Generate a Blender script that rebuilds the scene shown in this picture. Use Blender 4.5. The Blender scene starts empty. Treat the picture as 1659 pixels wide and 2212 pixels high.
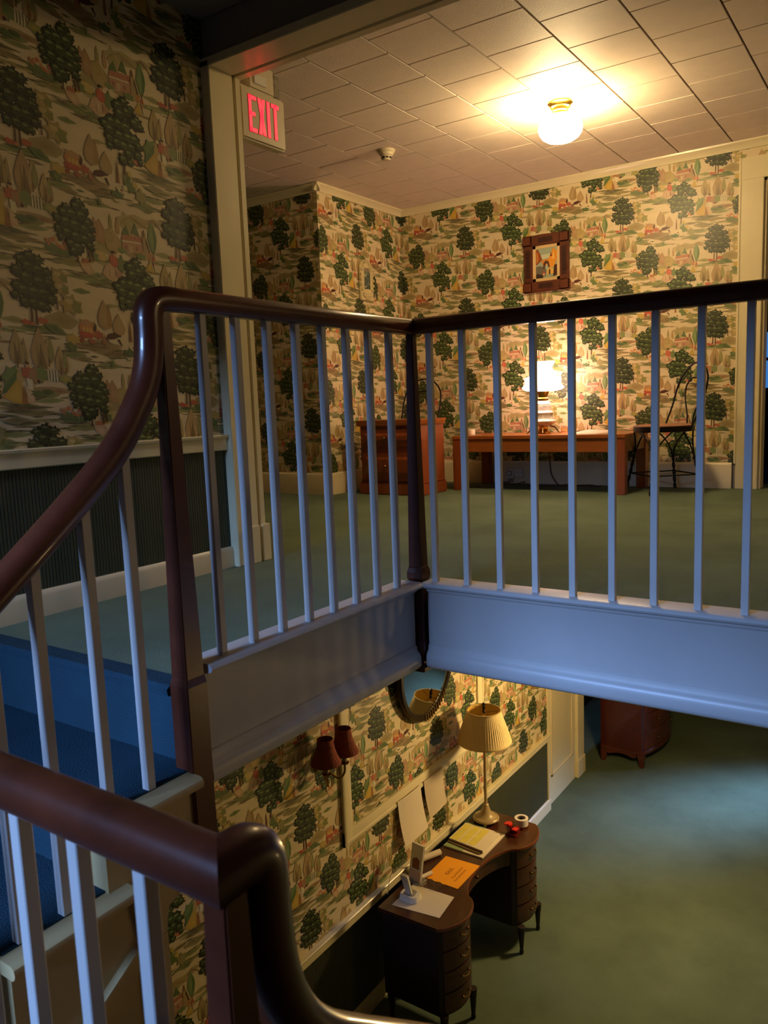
import bpy, bmesh, math, random
import numpy as np
from mathutils import Vector, Matrix

C = bpy.context.scene.collection
scn = bpy.context.scene
rad = math.radians

# ------------------------------------------------------------------ camera
cam = bpy.data.cameras.new('camera')
cam.sensor_fit = 'HORIZONTAL'; cam.sensor_width = 36.0
cam.lens = 1706.93 / 1659 * 36.0
cam.clip_start = .02
cam.dof.use_dof = True; cam.dof.focus_distance = 4.6; cam.dof.aperture_fstop = 11.0
co = bpy.data.objects.new('camera', cam); C.objects.link(co)
RT = Vector((0.8262183, 0.56205574, -0.03816637))
DN = Vector((0.04336395, -0.13100008, -0.99043352))
FW = Vector((-0.56167864, 0.81665925, -0.13260762))
m = Matrix.Identity(4)
for i in range(3):
    m[i][0] = RT[i]; m[i][1] = -DN[i]; m[i][2] = -FW[i]
m[2][3] = .684
co.matrix_world = m
scn.camera = co

# ------------------------------------------------------------------ colour management, world, lights
scn.view_settings.view_transform = 'Standard'
scn.view_settings.look = 'None'
scn.view_settings.gamma = 1.0
scn.view_settings.use_curve_mapping = False
scn.view_settings.exposure = 0.0

w = bpy.data.worlds.new('world'); scn.world = w; w.use_nodes = True
w.node_tree.nodes['Background'].inputs[0].default_value = (.25, .42, 1.0, 1)
w.node_tree.nodes['Background'].inputs[1].default_value = 0.02

def lamp(name, kind, loc, energy, col, size=.1, size_y=None, aim=None, spread=None):
    l = bpy.data.lights.new(name, kind); l.energy = energy; l.color = col
    if kind == 'AREA':
        l.shape = 'RECTANGLE'; l.size = size; l.size_y = size_y or size
        if spread: l.spread = spread
    else:
        l.shadow_soft_size = size
    o = bpy.data.objects.new(name, l); C.objects.link(o); o.location = loc
    if aim is not None:
        o.rotation_euler = (Vector(aim) - Vector(loc)).to_track_quat('-Z', 'Y').to_euler()
    return o

DAY = (.28, .49, 1.0)
WARM = (1.0, .66, .27)
# dusk daylight through the window on the stair landing (behind the camera)
lamp('landing_sky_light', 'AREA', (-2.3, -6.2, 3.2), 1650.0, DAY, 3.2, 1.5, aim=(-1.9, -1.7, 1.2))
# dusk daylight through the glazed door of the lower hall
lamp('hall_door_light', 'AREA', (.75, 9.2, -1.25), 13.0, (.30, .52, 1.0), .5, .8, aim=(-1.25, 6.85, -2.8), spread=rad(24))
# a table lamp in the lower hall, out of sight behind the floor edge
lamp('lower_hall_lamp', 'POINT', (-1.30, 4.98, -1.12), 88.0, WARM, .09)
lamp('lower_hall_lamp', 'POINT', (1.35, 4.1, -1.3), 13.0, WARM, .12)

# a second ceiling light further along the upper hall, out of the frame to the right
lamp('far_hall_light', 'POINT', (3.2, 4.45, 2.2), 60.0, (1.0, .70, .33), .12)

CEIL_GLOW = 140.0      # strength of the upper hall ceiling globe
TABLE_GLOW = 22.0     # strength of the white glass table lamp

# ------------------------------------------------------------------ materials
def lin(c):
    if isinstance(c, str):
        c = [int(c[i:i+2], 16) / 255 for i in (0, 2, 4)]
    return [x / 12.92 if x <= .04045 else ((x + .055) / 1.055) ** 2.4 for x in c]

def mat(name, col, rough=.5, metal=0.0, var=0.0, vscale=6.0, stretch=(1, 1, 1), bump=0.0, bscale=60.0, bstretch=(1, 1, 1),
        emit=0.0, ecol=None, spec=.5, coat=0.0, trans=0.0, col2=None, attr=False, sub=0.0):
    mt = bpy.data.materials.new(name); mt.use_nodes = True
    nt = mt.node_tree; N = nt.nodes; L = nt.links
    b = N['Principled BSDF']
    c = lin(col)
    b.inputs['Base Color'].default_value = (*c, 1)
    b.inputs['Roughness'].default_value = rough
    b.inputs['Metallic'].default_value = metal
    b.inputs['Specular IOR Level'].default_value = spec
    b.inputs['Coat Weight'].default_value = coat
    b.inputs['Transmission Weight'].default_value = trans
    if emit:
        b.inputs['Emission Color'].default_value = (*lin(ecol or col), 1)
        b.inputs['Emission Strength'].default_value = emit
    if attr:
        a = N.new('ShaderNodeAttribute'); a.attribute_name = 'print'
        L.new(a.outputs['Color'], b.inputs['Base Color'])
    tc = N.new('ShaderNodeTexCoord')
    if var:
        mp = N.new('ShaderNodeMapping'); mp.inputs['Scale'].default_value = stretch
        nz = N.new('ShaderNodeTexNoise'); nz.inputs['Scale'].default_value = vscale
        nz.inputs['Detail'].default_value = 5; nz.inputs['Roughness'].default_value = .6
        L.new(tc.outputs['Object'], mp.inputs['Vector']); L.new(mp.outputs['Vector'], nz.inputs['Vector'])
        mx = N.new('ShaderNodeMix'); mx.data_type = 'RGBA'
        c2 = lin(col2) if col2 else [x * (1 - var) for x in c]
        c1 = c if col2 else [min(1, x * (1 + var * .6)) for x in c]
        mx.inputs[6].default_value = (*c1, 1); mx.inputs[7].default_value = (*c2, 1)
        rp = N.new('ShaderNodeMapRange'); rp.inputs[1].default_value = .3; rp.inputs[2].default_value = .7
        L.new(nz.outputs[0], rp.inputs[0]); L.new(rp.outputs[0], mx.inputs[0])
        L.new(mx.outputs[2], b.inputs['Base Color'])
    if bump:
        mp2 = N.new('ShaderNodeMapping'); mp2.inputs['Scale'].default_value = bstretch
        n2 = N.new('ShaderNodeTexNoise'); n2.inputs['Scale'].default_value = bscale; n2.inputs['Detail'].default_value = 3
        L.new(tc.outputs['Object'], mp2.inputs['Vector']); L.new(mp2.outputs['Vector'], n2.inputs['Vector'])
        bp = N.new('ShaderNodeBump'); bp.inputs['Strength'].default_value = bump; bp.inputs['Distance'].default_value = .01
        L.new(n2.outputs[0], bp.inputs['Height']); L.new(bp.outputs['Normal'], b.inputs['Normal'])
    return mt

M = {}
M['cream'] = mat('cream_paint', 'd9cba6', .38, var=.06, vscale=4, bump=.05, bscale=25)
M['gloss'] = mat('cream_gloss_paint', 'e4d8b0', .3, var=.05, vscale=4, bump=.06, bscale=12, spec=.6)
M['white'] = mat('white_paint', 'c9c6c2', .4, var=.05, vscale=5, bump=.04, bscale=30)
M['fascia'] = mat('white_gloss_paint', 'c4c2c0', .36, var=.05, vscale=3, bump=.05, bscale=14)
M['paper_base'] = mat('wallpaper_ground', 'e0cfa8', .42, var=.09, vscale=5, stretch=(1, 1, 4), bump=.03, bscale=90)
M['print'] = mat('wallpaper_print', 'e2d2b2', .42, attr=True)
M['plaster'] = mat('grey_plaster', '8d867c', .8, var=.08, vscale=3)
M['carpet'] = mat('green_carpet', '64735f', .95, var=.22, vscale=2.2, bump=.5, bscale=260, spec=.1)
M['stair_carpet'] = mat('stair_carpet', '243d4a', .95, var=.18, vscale=3, bump=.5, bscale=260, spec=.1)  # green carpet with blue dusk light and shade put into its colour
M['tile'] = mat('ceiling_tile', 'e4d4c2', .62, var=.05, vscale=9, bump=.12, bscale=120)
M['tile_gap'] = mat('tile_joint', '4a3220', .9)
M['wains'] = mat('green_wainscot', '434631', .55, var=.12, vscale=8)
M['mahog'] = mat('mahogany', '5c2c1b', .3, var=.45, vscale=9, stretch=(.6, .6, .6), coat=.25, bump=.02, bscale=40)
M['mahog_dark'] = mat('dark_shaded_mahogany', '471a10', .34, var=.3, vscale=6, coat=.2)  # darker mahogany; stands in for shade on the goose-neck handrail
M['cherry'] = mat('cherry_wood', '8f4820', .38, var=.22, vscale=7, stretch=(6, 6, .6), coat=.15)
M['cherry_h'] = mat('cherry_wood_long_grain', 'a05a24', .32, var=.2, vscale=7, stretch=(.6, 6, 6), coat=.2)
M['desk'] = mat('walnut_desk', '42200f', .34, var=.35, vscale=6, stretch=(3, .7, 3), coat=.2)
M['desk_edge'] = mat('worn_desk_edge', '6e3a20', .32, var=.3, vscale=9)
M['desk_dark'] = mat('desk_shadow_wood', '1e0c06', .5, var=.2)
M['brass'] = mat('brass', 'b8903c', .25, 1.0, var=.1)
M['brass_dull'] = mat('aged_brass', '7d6234', .35, 1.0, var=.2)
M['iron'] = mat('black_iron', '1c1512', .45, .6)
M['seat'] = mat('seat_wood', '9a6a50', .45, var=.15, vscale=8)
M['sign'] = mat('cream_plastic', 'cfc2a2', .45)
M['sign_clear'] = mat('clear_plastic', 'e0dccb', .15, trans=.85)
M['red_glow'] = mat('red_letter', 'ff3a44', .5, emit=1.15, ecol='ff3648')
M['red_edge'] = mat('red_letter_edge', 'a01522', .5, emit=.25, ecol='e01020')
M['white_plastic'] = mat('white_plastic', 'dcd8cc', .35)
M['grey_plastic'] = mat('grey_plastic', '8c8982', .4)
M['black_plastic'] = mat('black_plastic', '15130f', .4)
M['globe'] = mat('lit_opal_globe', 'fff6e6', .3, emit=CEIL_GLOW, ecol='ffdca0')
M['glass_lit'] = mat('lit_milk_glass', 'fff4ea', .3, emit=TABLE_GLOW, ecol='ffcdb6')
M['glass_top'] = mat('lit_milk_glass_rim', 'fff4ea', .3, emit=3.0, ecol='ffe4d4')
M['chimney'] = mat('clear_glass', 'ffffff', .05, trans=1.0)
M['china'] = mat('painted_china', 'd8d0c4', .2, var=.16, vscale=26, col2='9a968a')
M['china_plain'] = mat('white_china', 'e6ddd2', .18)
M['frame'] = mat('carved_walnut_frame', '5e301a', .45, var=.35, vscale=22)
M['frame_dark'] = mat('frame_dark_wood', '3a1c10', .5)  # darker wood tone for the carved bands of the picture frame
M['liner'] = mat('frame_liner', 'dcc08a', .55)
M['ivory'] = mat('ivory_carved_frame', 'd8c795', .5, var=.2, vscale=40)
M['mirror'] = mat('mirror_glass', 'd0d8d4', .03, 1.0)
M['mframe'] = mat('dark_metal_mirror_frame', '4a4234', .3, .8)
M['shade'] = mat('pleated_cream_shade', 'd6bd86', .75, trans=0.0)
M['shade_in'] = mat('shade_lining', 'e0b95a', .7)
M['lampmetal'] = mat('antique_gold_lamp', 'a8946a', .36, .05, var=.2, vscale=12)
M['rust'] = mat('rust_red_shade', '8a3a20', .85, var=.3, vscale=30, bump=.5, bscale=120)
M['candle'] = mat('ivory_candle_sleeve', '8f8468', .5)
M['sheet'] = mat('white_paper', 'd8cdb8', .7, var=.03)
M['sheet_grey'] = mat('grey_paper', 'c2b49c', .7, var=.04)
M['orange'] = mat('orange_card', 'f8a81e', .6)
M['ink'] = mat('ink', '5a3410', .6)
M['yellow'] = mat('yellow_paper', 'd9cb5c', .65, var=.1, vscale=20)
M['sage'] = mat('sage_cover', '8ea070', .6)
M['book_edge'] = mat('ledger_edge', '6a5230', .7)
M['red'] = mat('red_plastic', 'c3201c', .25)
M['red_dark'] = mat('dark_red_plastic', '5c0d10', .3)
M['tape'] = mat('tape_roll', 'cfc8c8', .25)
M['blue'] = mat('blue_core', '2b3f8a', .4)
M['cord'] = mat('brown_cord', '4a2a18', .5)
M['cordw'] = mat('pale_wire', 'b09a6a', .4)
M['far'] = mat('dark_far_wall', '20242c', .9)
M['sky'] = mat('dusk_window', '3a78c8', .5, emit=.8, ecol='3f86d8')
M['spandrel'] = mat('cream_spandrel', 'bfa878', .5, var=.06, vscale=3)

# ------------------------------------------------------------------ mesh building
class MB:
    def __init__(s): s.v = []; s.f = []
    def add(s, vs, fs):
        n = len(s.v); s.v += [tuple(map(float, p)) for p in vs]; s.f += [tuple(n + i for i in q) for q in fs]; return s
    def box(s, x0, x1, y0, y1, z0, z1):
        vs = [(x, y, z) for z in (z0, z1) for y in (y0, y1) for x in (x0, x1)]
        return s.add(vs, [(0, 2, 3, 1), (4, 5, 7, 6), (0, 1, 5, 4), (2, 6, 7, 3), (0, 4, 6, 2), (1, 3, 7, 5)])
    def hexa(s, b, t):
        n = len(b)
        return s.add(list(b) + list(t), [tuple(range(n))[::-1], tuple(range(n, 2 * n))] + [(i, (i + 1) % n, n + (i + 1) % n, n + i) for i in range(n)])
    def prism(s, poly, axis, a, b):
        """poly: 2D outline; axis 0: (y,z) along x, 1: (x,z) along y, 2: (x,y) along z"""
        P = {0: lambda p, k: (k, p[0], p[1]), 1: lambda p, k: (p[0], k, p[1]), 2: lambda p, k: (p[0], p[1], k)}[axis]
        return s.hexa([P(p, a) for p in poly], [P(p, b) for p in poly])
    def lathe(s, prof, cx, cy, n=24, cap=True, rot=0.0, z0=0.0, wob=None):
        vs = []
        for r, z in prof:
            for i in range(n):
                a = 2 * math.pi * i / n + rot
                q = r * (wob(i, z) if wob else 1)
                vs.append((cx + q * math.cos(a), cy + q * math.sin(a), z + z0))
        fs = []
        for j in range(len(prof) - 1):
            for i in range(n):
                k = (i + 1) % n
                fs.append((j * n + i, j * n + k, (j + 1) * n + k, (j + 1) * n + i))
        if cap:
            fs.append(tuple(range(n))[::-1]); fs.append(tuple((len(prof) - 1) * n + i for i in range(n)))
        return s.add(vs, fs)
    def sweep(s, path, sec, up=(0, 0, 1), closed=False, scale=None, m0=0, m1=0):
        """sec: (side, up) outline swept along path; frame kept from `side` = tangent x up transported"""
        P = [Vector(p) for p in path]; n = len(P); k = len(sec)
        T = []
        for i in range(n):
            a = P[(i - 1) % n] if (closed or i) else P[i]; b = P[(i + 1) % n] if (closed or i < n - 1) else P[i]
            T.append((b - a).normalized())
        U = Vector(up); U = (U - U.dot(T[0]) * T[0]).normalized()
        vs = []
        for i in range(n):
            U = U - U.dot(T[i]) * T[i]
            U.normalize(); S = T[i].cross(U)
            q = scale[i] if scale else 1
            k_ = m0 if i == 0 else (m1 if i == n - 1 else 0)      # mitred ends
            for a, b in sec: vs.append(P[i] + S * a * q + U * b * q + T[i] * (k_ * a))
        fs = []
        for i in range(n if closed else n - 1):
            j = (i + 1) % n
            for c in range(k):
                d = (c + 1) % k
                fs.append((i * k + c, i * k + d, j * k + d, j * k + c))
        if not closed:
            fs.append(tuple(range(k))[::-1]); fs.append(tuple((n - 1) * k + c for c in range(k)))
        return s.add(vs, fs)
    def tube(s, path, r, n=8, closed=False, up=(0, 0, 1), scale=None):
        T = (Vector(path[1]) - Vector(path[0])).normalized()
        if abs(T.dot(Vector(up))) > .95: up = (1, 0, 0)
        return s.sweep(path, [(r * math.cos(2 * math.pi * i / n), r * math.sin(2 * math.pi * i / n)) for i in range(n)], up, closed, scale)
    def ball(s, c, r, n=10, sz=1.0):
        prof = [(max(1e-4, r * math.sin(math.pi * i / n)), -r * sz * math.cos(math.pi * i / n)) for i in range(n + 1)]
        return s.lathe(prof, c[0], c[1], n + 4, z0=c[2])
    def build(s, name, m, parent=None, smooth=35, bevel=0.0, seg=2):
        me = bpy.data.meshes.new(name)
        off = parent.location if parent is not None else Vector((0, 0, 0))
        p = parent
        while p is not None and p.parent is not None:
            p = p.parent; off = off + p.location
        me.from_pydata([(x - off.x, y - off.y, z - off.z) for x, y, z in s.v], [], s.f)
        bm = bmesh.new(); bm.from_mesh(me)
        bmesh.ops.recalc_face_normals(bm, faces=bm.faces)
        if bevel:
            es = [e for e in bm.edges if len(e.link_faces) == 2 and e.calc_face_angle(0) > rad(40)]
            bmesh.ops.bevel(bm, geom=es, offset=bevel, segments=seg, affect='EDGES', clamp_overlap=True)
        bm.to_mesh(me); bm.free()
        if smooth:
            me.polygons.foreach_set('use_smooth', [True] * len(me.polygons))
            me.set_sharp_from_angle(angle=rad(smooth))
        for q in (m if isinstance(m, list) else [m]): me.materials.append(q)
        o = bpy.data.objects.new(name, me); C.objects.link(o)
        if parent is not None: o.parent = parent
        return o

def thing(name, label, cat, loc=(0, 0, 0), group=None):
    o = bpy.data.objects.new(name, None); C.objects.link(o); o.location = loc; o.empty_display_size = .05
    return tag(o, label, cat, group)
def tag(o, label, cat, group=None):
    o['label'] = label; o['category'] = cat
    if group: o['group'] = group
    return o
def struct(o, label=None):
    o['kind'] = 'structure'
    if label: o['label'] = label
    return o
def sub(o, label): o['label'] = label; return o
def dup(o, name, parent, loc):
    c = bpy.data.objects.new(name, o.data); C.objects.link(c); c.parent = parent; c.location = loc; return c
def quadbez(a, b, c, n): return [tuple((1-t)**2*a[i] + 2*(1-t)*t*b[i] + t*t*c[i] for i in range(len(a))) for t in [k/n for k in range(n+1)]]
def catmull(P, n=6):
    P = [Vector(p) for p in P]; Q = [P[0] * 2 - P[1]] + P + [P[-1] * 2 - P[-2]]; out = []
    for i in range(1, len(Q) - 2):
        for k in range(n):
            t = k / n
            out.append(.5 * ((2 * Q[i]) + (Q[i+1] - Q[i-1]) * t + (2*Q[i-1] - 5*Q[i] + 4*Q[i+1] - Q[i+2]) * t*t + (3*Q[i] - Q[i-1] - 3*Q[i+1] + Q[i+2]) * t**3))
    out.append(P[-1]); return out

# key planes (metres; upper floor z = 0)
XL = -2.543; XR = -1.5077; YR = 2.4; YB = 6.099; XS = -3.90; YF = 4.93; ZC = 2.376; ZH = 2.285; ZL = -2.81
YO0, YO1 = 2.49, 2.66      # opening wall
XMAX = 1.3

# ------------------------------------------------------------------ structure: floors, ceilings, walls
o = MB().box(-6.2, 3.8, 2.44, YB + .35, -.27, 0).box(XL, XR - .03, 1.325, 2.44, -.27, 0).build('floor', M['carpet'], smooth=0); struct(o, 'green carpeted upper hall floor')
o = MB().box(XL - .6, 2.2, -1.7, 9.4, ZL - .1, ZL).build('floor', M['carpet'], smooth=0); struct(o, 'green carpeted lower hall floor')
o = MB().box(XL, XMAX, -1.7, .52, -.75, -.57).build('floor', M['stair_carpet'], smooth=0); struct(o, 'stair landing floor')

# tiled ceiling of the upper hall: every tile its own object, recessed joints
ce = MB().box(-6.2, 3.8, YO0, YB + .1, ZC + .006, ZC + .12).build('ceiling', M['tile_gap'], smooth=0); struct(ce, 'ceiling of square tan tiles')
tw, tl, g = .3525, .345, .0035
tile_mesh = {}
def tile(x0, x1, y0, y1):
    w_, l_ = round(x1 - x0, 4), round(y1 - y0, 4)
    if (w_, l_) not in tile_mesh:
        b = MB(); a, c = w_ / 2 - g, l_ / 2 - g; e = .0018
        b.hexa([(-a + e, -c + e, 0), (a - e, -c + e, 0), (a - e, c - e, 0), (-a + e, c - e, 0)][::1], [(-a, -c, .007), (a, -c, .007), (a, c, .007), (-a, c, .007)])
        q = b.build('tile', M['tile'], ce, smooth=0); tile_mesh[(w_, l_)] = q.data
    else:
        q = bpy.data.objects.new('tile', tile_mesh[(w_, l_)]); C.objects.link(q); q.parent = ce
    q.location = ((x0 + x1) / 2, (y0 + y1) / 2, ZC - .0006)
rnd = random.Random(4)
edges = [-1.875 + tw * k for k in range(-8, 10)]
for k in range(len(edges) - 1):
    x0, x1 = edges[k], min(edges[k + 1], XMAX)
    ph = 3.254 if k % 2 == 1 else 3.254 + tl / 2
    if x1 - x0 < .05: continue
    ys = [y for y in [ph + tl * j for j in range(-3, 12)] if YO1 + .03 < y < YB - .03]
    ys = [YO1] + ys + [YB]
    if x1 < XS + .02:                       # the alcove left of the corner stops at the near wall
        ys = [y for y in ys if y < YF - .02] + [YF]
    for a, b_ in zip(ys[:-1], ys[1:]):
        if b_ - a > .03: tile(x0, x1, a, b_)

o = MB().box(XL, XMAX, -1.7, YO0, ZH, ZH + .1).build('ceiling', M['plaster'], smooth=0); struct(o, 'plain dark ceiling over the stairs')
o = MB().box(-6.2, 2.2, YR + .2, 9.4, -.30, -.271).box(XL, XR - .03, 1.3, YR + .2, -.30, -.271).build('ceiling', M['plaster'], smooth=0); struct(o, 'ceiling of the lower hall')

# ---- the scenic wallpaper: printed shapes as thin coloured facets on the sheet
AX = (0.00046254, 5.5e-7, -0.173372); AV = (-6.9949e-05, -0.00044293, 0.41926)
BG = lin('e0cfa8')
SH = []      # (points Nx2 , edge colour, centre colour, layer)
rw = random.Random(11)
def mixc(a, b, t): return [a[i] * (1 - t) + b[i] * t for i in range(3)]
LAY = [0]
def poly(pts, col, layer, cc=None):
    LAY[0] += 1; layer = LAY[0]
    SH.append((np.array(pts, float), lin(col) if isinstance(col, str) else col, (lin(cc) if isinstance(cc, str) else cc) if cc is not None else None, layer))
def blob(cx, cy, rx, ry, col, layer, lobes=0, jit=.12, n=12, cc=None, rot=0):
    pts = []; ph = rw.random() * 6.28
    for i in range(n):
        a = 2 * math.pi * i / n
        q = 1 + rw.uniform(-jit, jit) + (.2 * (1 if (i % 2) else -1) if lobes else 0)
        x, y = rx * q * math.cos(a), ry * q * math.sin(a)
        c_, s_ = math.cos(rot), math.sin(rot)
        pts.append((cx + x * c_ - y * s_, cy + x * s_ + y * c_))
    poly(pts, col, layer, cc)
def stroke(cx, cy, L_, T_, col, layer, rot=0, soft=.6):
    pts = []; c_, s_ = math.cos(rot), math.sin(rot)
    for i in range(12):
        a = 2 * math.pi * i / 12
        x = L_ / 2 * math.cos(a); y = T_ / 2 * math.sin(a) * (1 + rw.uniform(-.25, .25)) * (1 - .55 * abs(math.cos(a)))
        pts.append((cx + x * c_ - y * s_, cy + x * s_ + y * c_))
    dk_ = [v * k_ for v, k_ in zip(lin(col), (.66, .70, .52))]
    poly(pts, mixc(dk_, BG, soft), layer, dk_)
def trunk(x0, y0, x1, y1, w_, col, layer): poly([(x0 - w_/2, y0), (x0 + w_/2, y0), (x1 + w_*.7, y1), (x1 - w_*.7, y1)], col, layer)
def tree(cl, trunks, dark, mid, light, base):
    LAY[0] = TREE0
    for t in trunks: trunk(*t, 13, '6e4630', base)
    for i, (x, y, r) in enumerate(cl):
        blob(x, y, r * 1.0, r * .95, dark, base + 1, lobes=1, jit=.2, n=14)
    for i, (x, y, r) in enumerate(cl):
        for q in range(2):
            a = rw.uniform(0, 6.28)
            blob(x + r * .85 * math.cos(a), y + r * .8 * math.sin(a), r * .36, r * .3, dark, base + 2, lobes=1, jit=.2, n=8, rot=a)
    for i, (x, y, r) in enumerate(cl):
        lb = base + 3 + (i % 4) * 3
        blob(x, y - r*.05, r * .72, r * .66, mid, lb, lobes=1, jit=.16, n=12, cc=mixc(lin(mid), lin(dark), .35))
        blob(x - r * .1, y - r * .26, r * .44, r * .22, light, lb + 1, jit=.2, n=8)
        blob(x + r * .1, y - r * .02, r * .34, r * .16, mixc(lin(mid), lin(dark), .5), lb + 2, jit=.25, n=8)
# ground washes
sl = -.13
for (x, y, L_, T_, c_) in [(700, 255, 420, 60, 'c4a67c'), (560, 235, 260, 30, '94895a'), (850, 160, 200, 24, '6b5d40'), (690, 365, 300, 70, 'a9a173'), (620, 460, 300, 60, '9da46e'),
        (530, 545, 250, 90, '84915c'), (560, 560, 120, 60, '6d8350'), (1340, 420, 380, 60, '94a066'), (1470, 430, 240, 90, '7c925a'), (1290, 545, 170, 50, '7f9350'), (1210, 335, 300, 90, 'b0a464'),
        (100, 560, 330, 90, 'b3876a'), (60, 520, 260, 40, '8f6a52'), (900, 945, 560, 40, '9aa470'), (980, 915, 260, 80, '7d9455'), (1400, 960, 460, 120, 'b58a6c'), (1330, 975, 280, 40, '8e6048'),
        (1180, 1075, 220, 80, '94a06a'), (1250, 1095, 180, 50, 'a58a64'), (1500, 1110, 260, 60, 'a3a674'), (960, 1395, 400, 70, 'c49a7e'), (1010, 1395, 200, 44, 'bd7f68'), (900, 1435, 240, 70, '7f9458'),
        (760, 1560, 420, 34, '5d4d36'), (820, 1595, 420, 44, 'b79a6c'), (700, 1600, 260, 24, '7f8450'), (930, 1480, 260, 44, '9fa46c'), (620, 1085, 300, 24, 'a68a66'), (430, 700, 420, 120, 'd8bd98'), (620, 650, 220, 70, 'd3b490'),
        (700, 905, 200, 60, 'b9b07c'), (680, 990, 240, 28, '97a568'), (420, 990, 240, 60, 'c9a07c'), (150, 960, 280, 240, 'c8a87c'), (80, 1130, 200, 70, 'd6bf94'), (60, 1290, 200, 110, '85965e'), (150, 1330, 160, 40, '98a06a'),
        (1090, 820, 300, 170, 'c2a276'), (660, 1330, 200, 120, 'cfae88'), (1460, 1500, 160, 130, 'cdb283'), (1090, 290, 240, 60, 'a4a072'), (1550, 600, 180, 30, 'd3bb90'), (330, 760, 120, 220, 'd7be96'), (900, 320, 420, 34, 'd0b78c'), (500, 330, 260, 40, 'c2b083')]:
    stroke(x, y, L_, T_, c_, rw.choice([0, 1, 2]), rot=sl + rw.uniform(-.05, .05), soft=.30)
for k in range(110):   # fine dark dashes in the ground
    x, y = rw.choice([(700, 250), (640, 450), (1380, 425), (1380, 980), (920, 1420), (800, 1590), (900, 960), (100, 560), (640, 360), (1250, 1080), (1500, 1110), (150, 1330), (1150, 330), (560, 560)])
    stroke(x + rw.uniform(-190, 190), y + rw.uniform(-45, 45), rw.uniform(80, 190), rw.uniform(8, 17), rw.choice(['6d6238', '7c5a40', '59683c', '8a7a48']), 3, rot=sl, soft=.25)
# hills
def ribbon(pts, w_, col):
    for a, b in zip(pts[:-1], pts[1:]): poly([(a[0], a[1]), (b[0], b[1]), (b[0], b[1] + w_), (a[0], a[1] + w_)], col, 3)
ribbon([(270, 760), (330, 700), (390, 665), (470, 690), (560, 715)], 16, 'bb9a70'); ribbon([(560, 660), (610, 625), (650, 652), (700, 690)], 14, 'a5806a')
# ochre flame trees, tan bushes round the house
for (x, y, rx, ry, c_) in [(175, 780, 16, 70, 'a79458'), (242, 790, 20, 74, 'c29760'), (70, 890, 55, 100, 'bd8f6c'), (20, 870, 30, 80, 'b88a68'), (180, 930, 70, 110, 'c4a76e'), (150, 900, 50, 60, 'b9a066')]:
    poly([(x, y - ry), (x + rx, y - ry * .1), (x + rx * .9, y + ry * .7), (x, y + ry), (x - rx * .9, y + ry * .7), (x - rx, y - ry * .1)], c_, 4, mixc(lin(c_), BG, .25))
for (x, y, r, h) in [(325, 810, 32, 50), (415, 775, 42, 62), (300, 830, 24, 34)]:
    poly([(x, y - h), (x + r, y + h * .6), (x - r, y + h * .6)], '6c7f52', 4)
poly([(590, 640), (628, 730), (638, 800), (610, 900), (590, 935), (565, 890), (540, 800), (555, 720)], '7d9460', 5, '93a874')
poly([(600, 690), (630, 760), (625, 860), (600, 910)], '627c4c', 6)
trunk(592, 900, 590, 975, 8, '7a5a40', 4)
# house with chimney
poly([(275, 895), (480, 870), (480, 965), (275, 990)], 'c8947c', 6, 'd2a288')
poly([(285, 850), (480, 808), (462, 868), (268, 898)], 'c7806a', 7, 'cf8f76')
poly([(480, 808), (500, 850), (485, 875), (462, 868)], '8d4c40', 7)
poly([(272, 897), (470, 862), (470, 876), (272, 912)], 'ead8bc', 8)
poly([(345, 925), (375, 921), (375, 978), (345, 982)], 'e0c3a0', 8); poly([(300, 930), (325, 927), (325, 960), (300, 963)], 'a9705e', 8); poly([(405, 915), (430, 912), (430, 945), (405, 948)], 'a9705e', 8)
for k in range(4): poly([(315 + k * 42, 860 - k * 9), (340 + k * 42, 855 - k * 9), (335 + k * 42, 868 - k * 9), (312 + k * 42, 873 - k * 9)], 'b86a58', 8)
poly([(488, 770), (512, 750), (545, 985), (480, 1000)], 'bfa076', 6); poly([(495, 755), (505, 740), (512, 800), (492, 810)], '8a5240', 7); poly([(520, 800), (560, 930), (545, 935), (515, 850)], '5b4a34', 7)
blob(455, 985, 50, 28, '7b9058', 7, 1); blob(270, 985, 50, 20, '8d9a62', 7, 1)
# strolling couple
poly([(550, 990), (585, 1090), (495, 1085)], 'd0aa3c', 9, 'dcbc58'); blob(548, 960, 18, 36, 'cf8a4e', 9); blob(590, 990, 18, 44, 'c8603c', 9); blob(597, 1040, 10, 36, 'e8d6b8', 9); blob(575, 935, 12, 12, 'd6a07c', 10)
stroke(620, 990, 110, 30, '7d9458', 8, sl)
# lady in a red jacket with a pale skirt, seated friend
poly([(150, 1120), (215, 1150), (205, 1240), (120, 1275), (60, 1235), (90, 1160)], 'd6ad92', 9, 'e6c8ae'); blob(180, 1100, 42, 52, 'd0604c', 10, cc='d9745a'); blob(178, 1030, 22, 14, '2e2622', 11, jit=.05); blob(186, 1048, 13, 16, 'dba583', 10)
blob(255, 1110, 42, 70, '7b8a58', 8, 1); blob(100, 1110, 30, 20, '6b7c58', 8); blob(225, 1200, 30, 34, 'c79a84', 10, 1); blob(190, 1195, 8, 46, '9d7662', 11, n=6); blob(130, 1215, 6, 40, 'b78c76', 11, n=6)
blob(60, 1090, 60, 40, 'd9c07a', 7, 0)
blob(1420, 230, 52, 40, '7f9058', 7, 1); blob(1400, 265, 30, 26, 'cfae5c', 8); blob(1350, 290, 34, 22, 'c8784e', 8); poly([(1295, 310), (1390, 300), (1425, 360), (1370, 400), (1310, 360)], 'd9a98c', 8, 'e8c9ac'); stroke(1450, 380, 150, 60, '6f8450', 7, sl)
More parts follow.
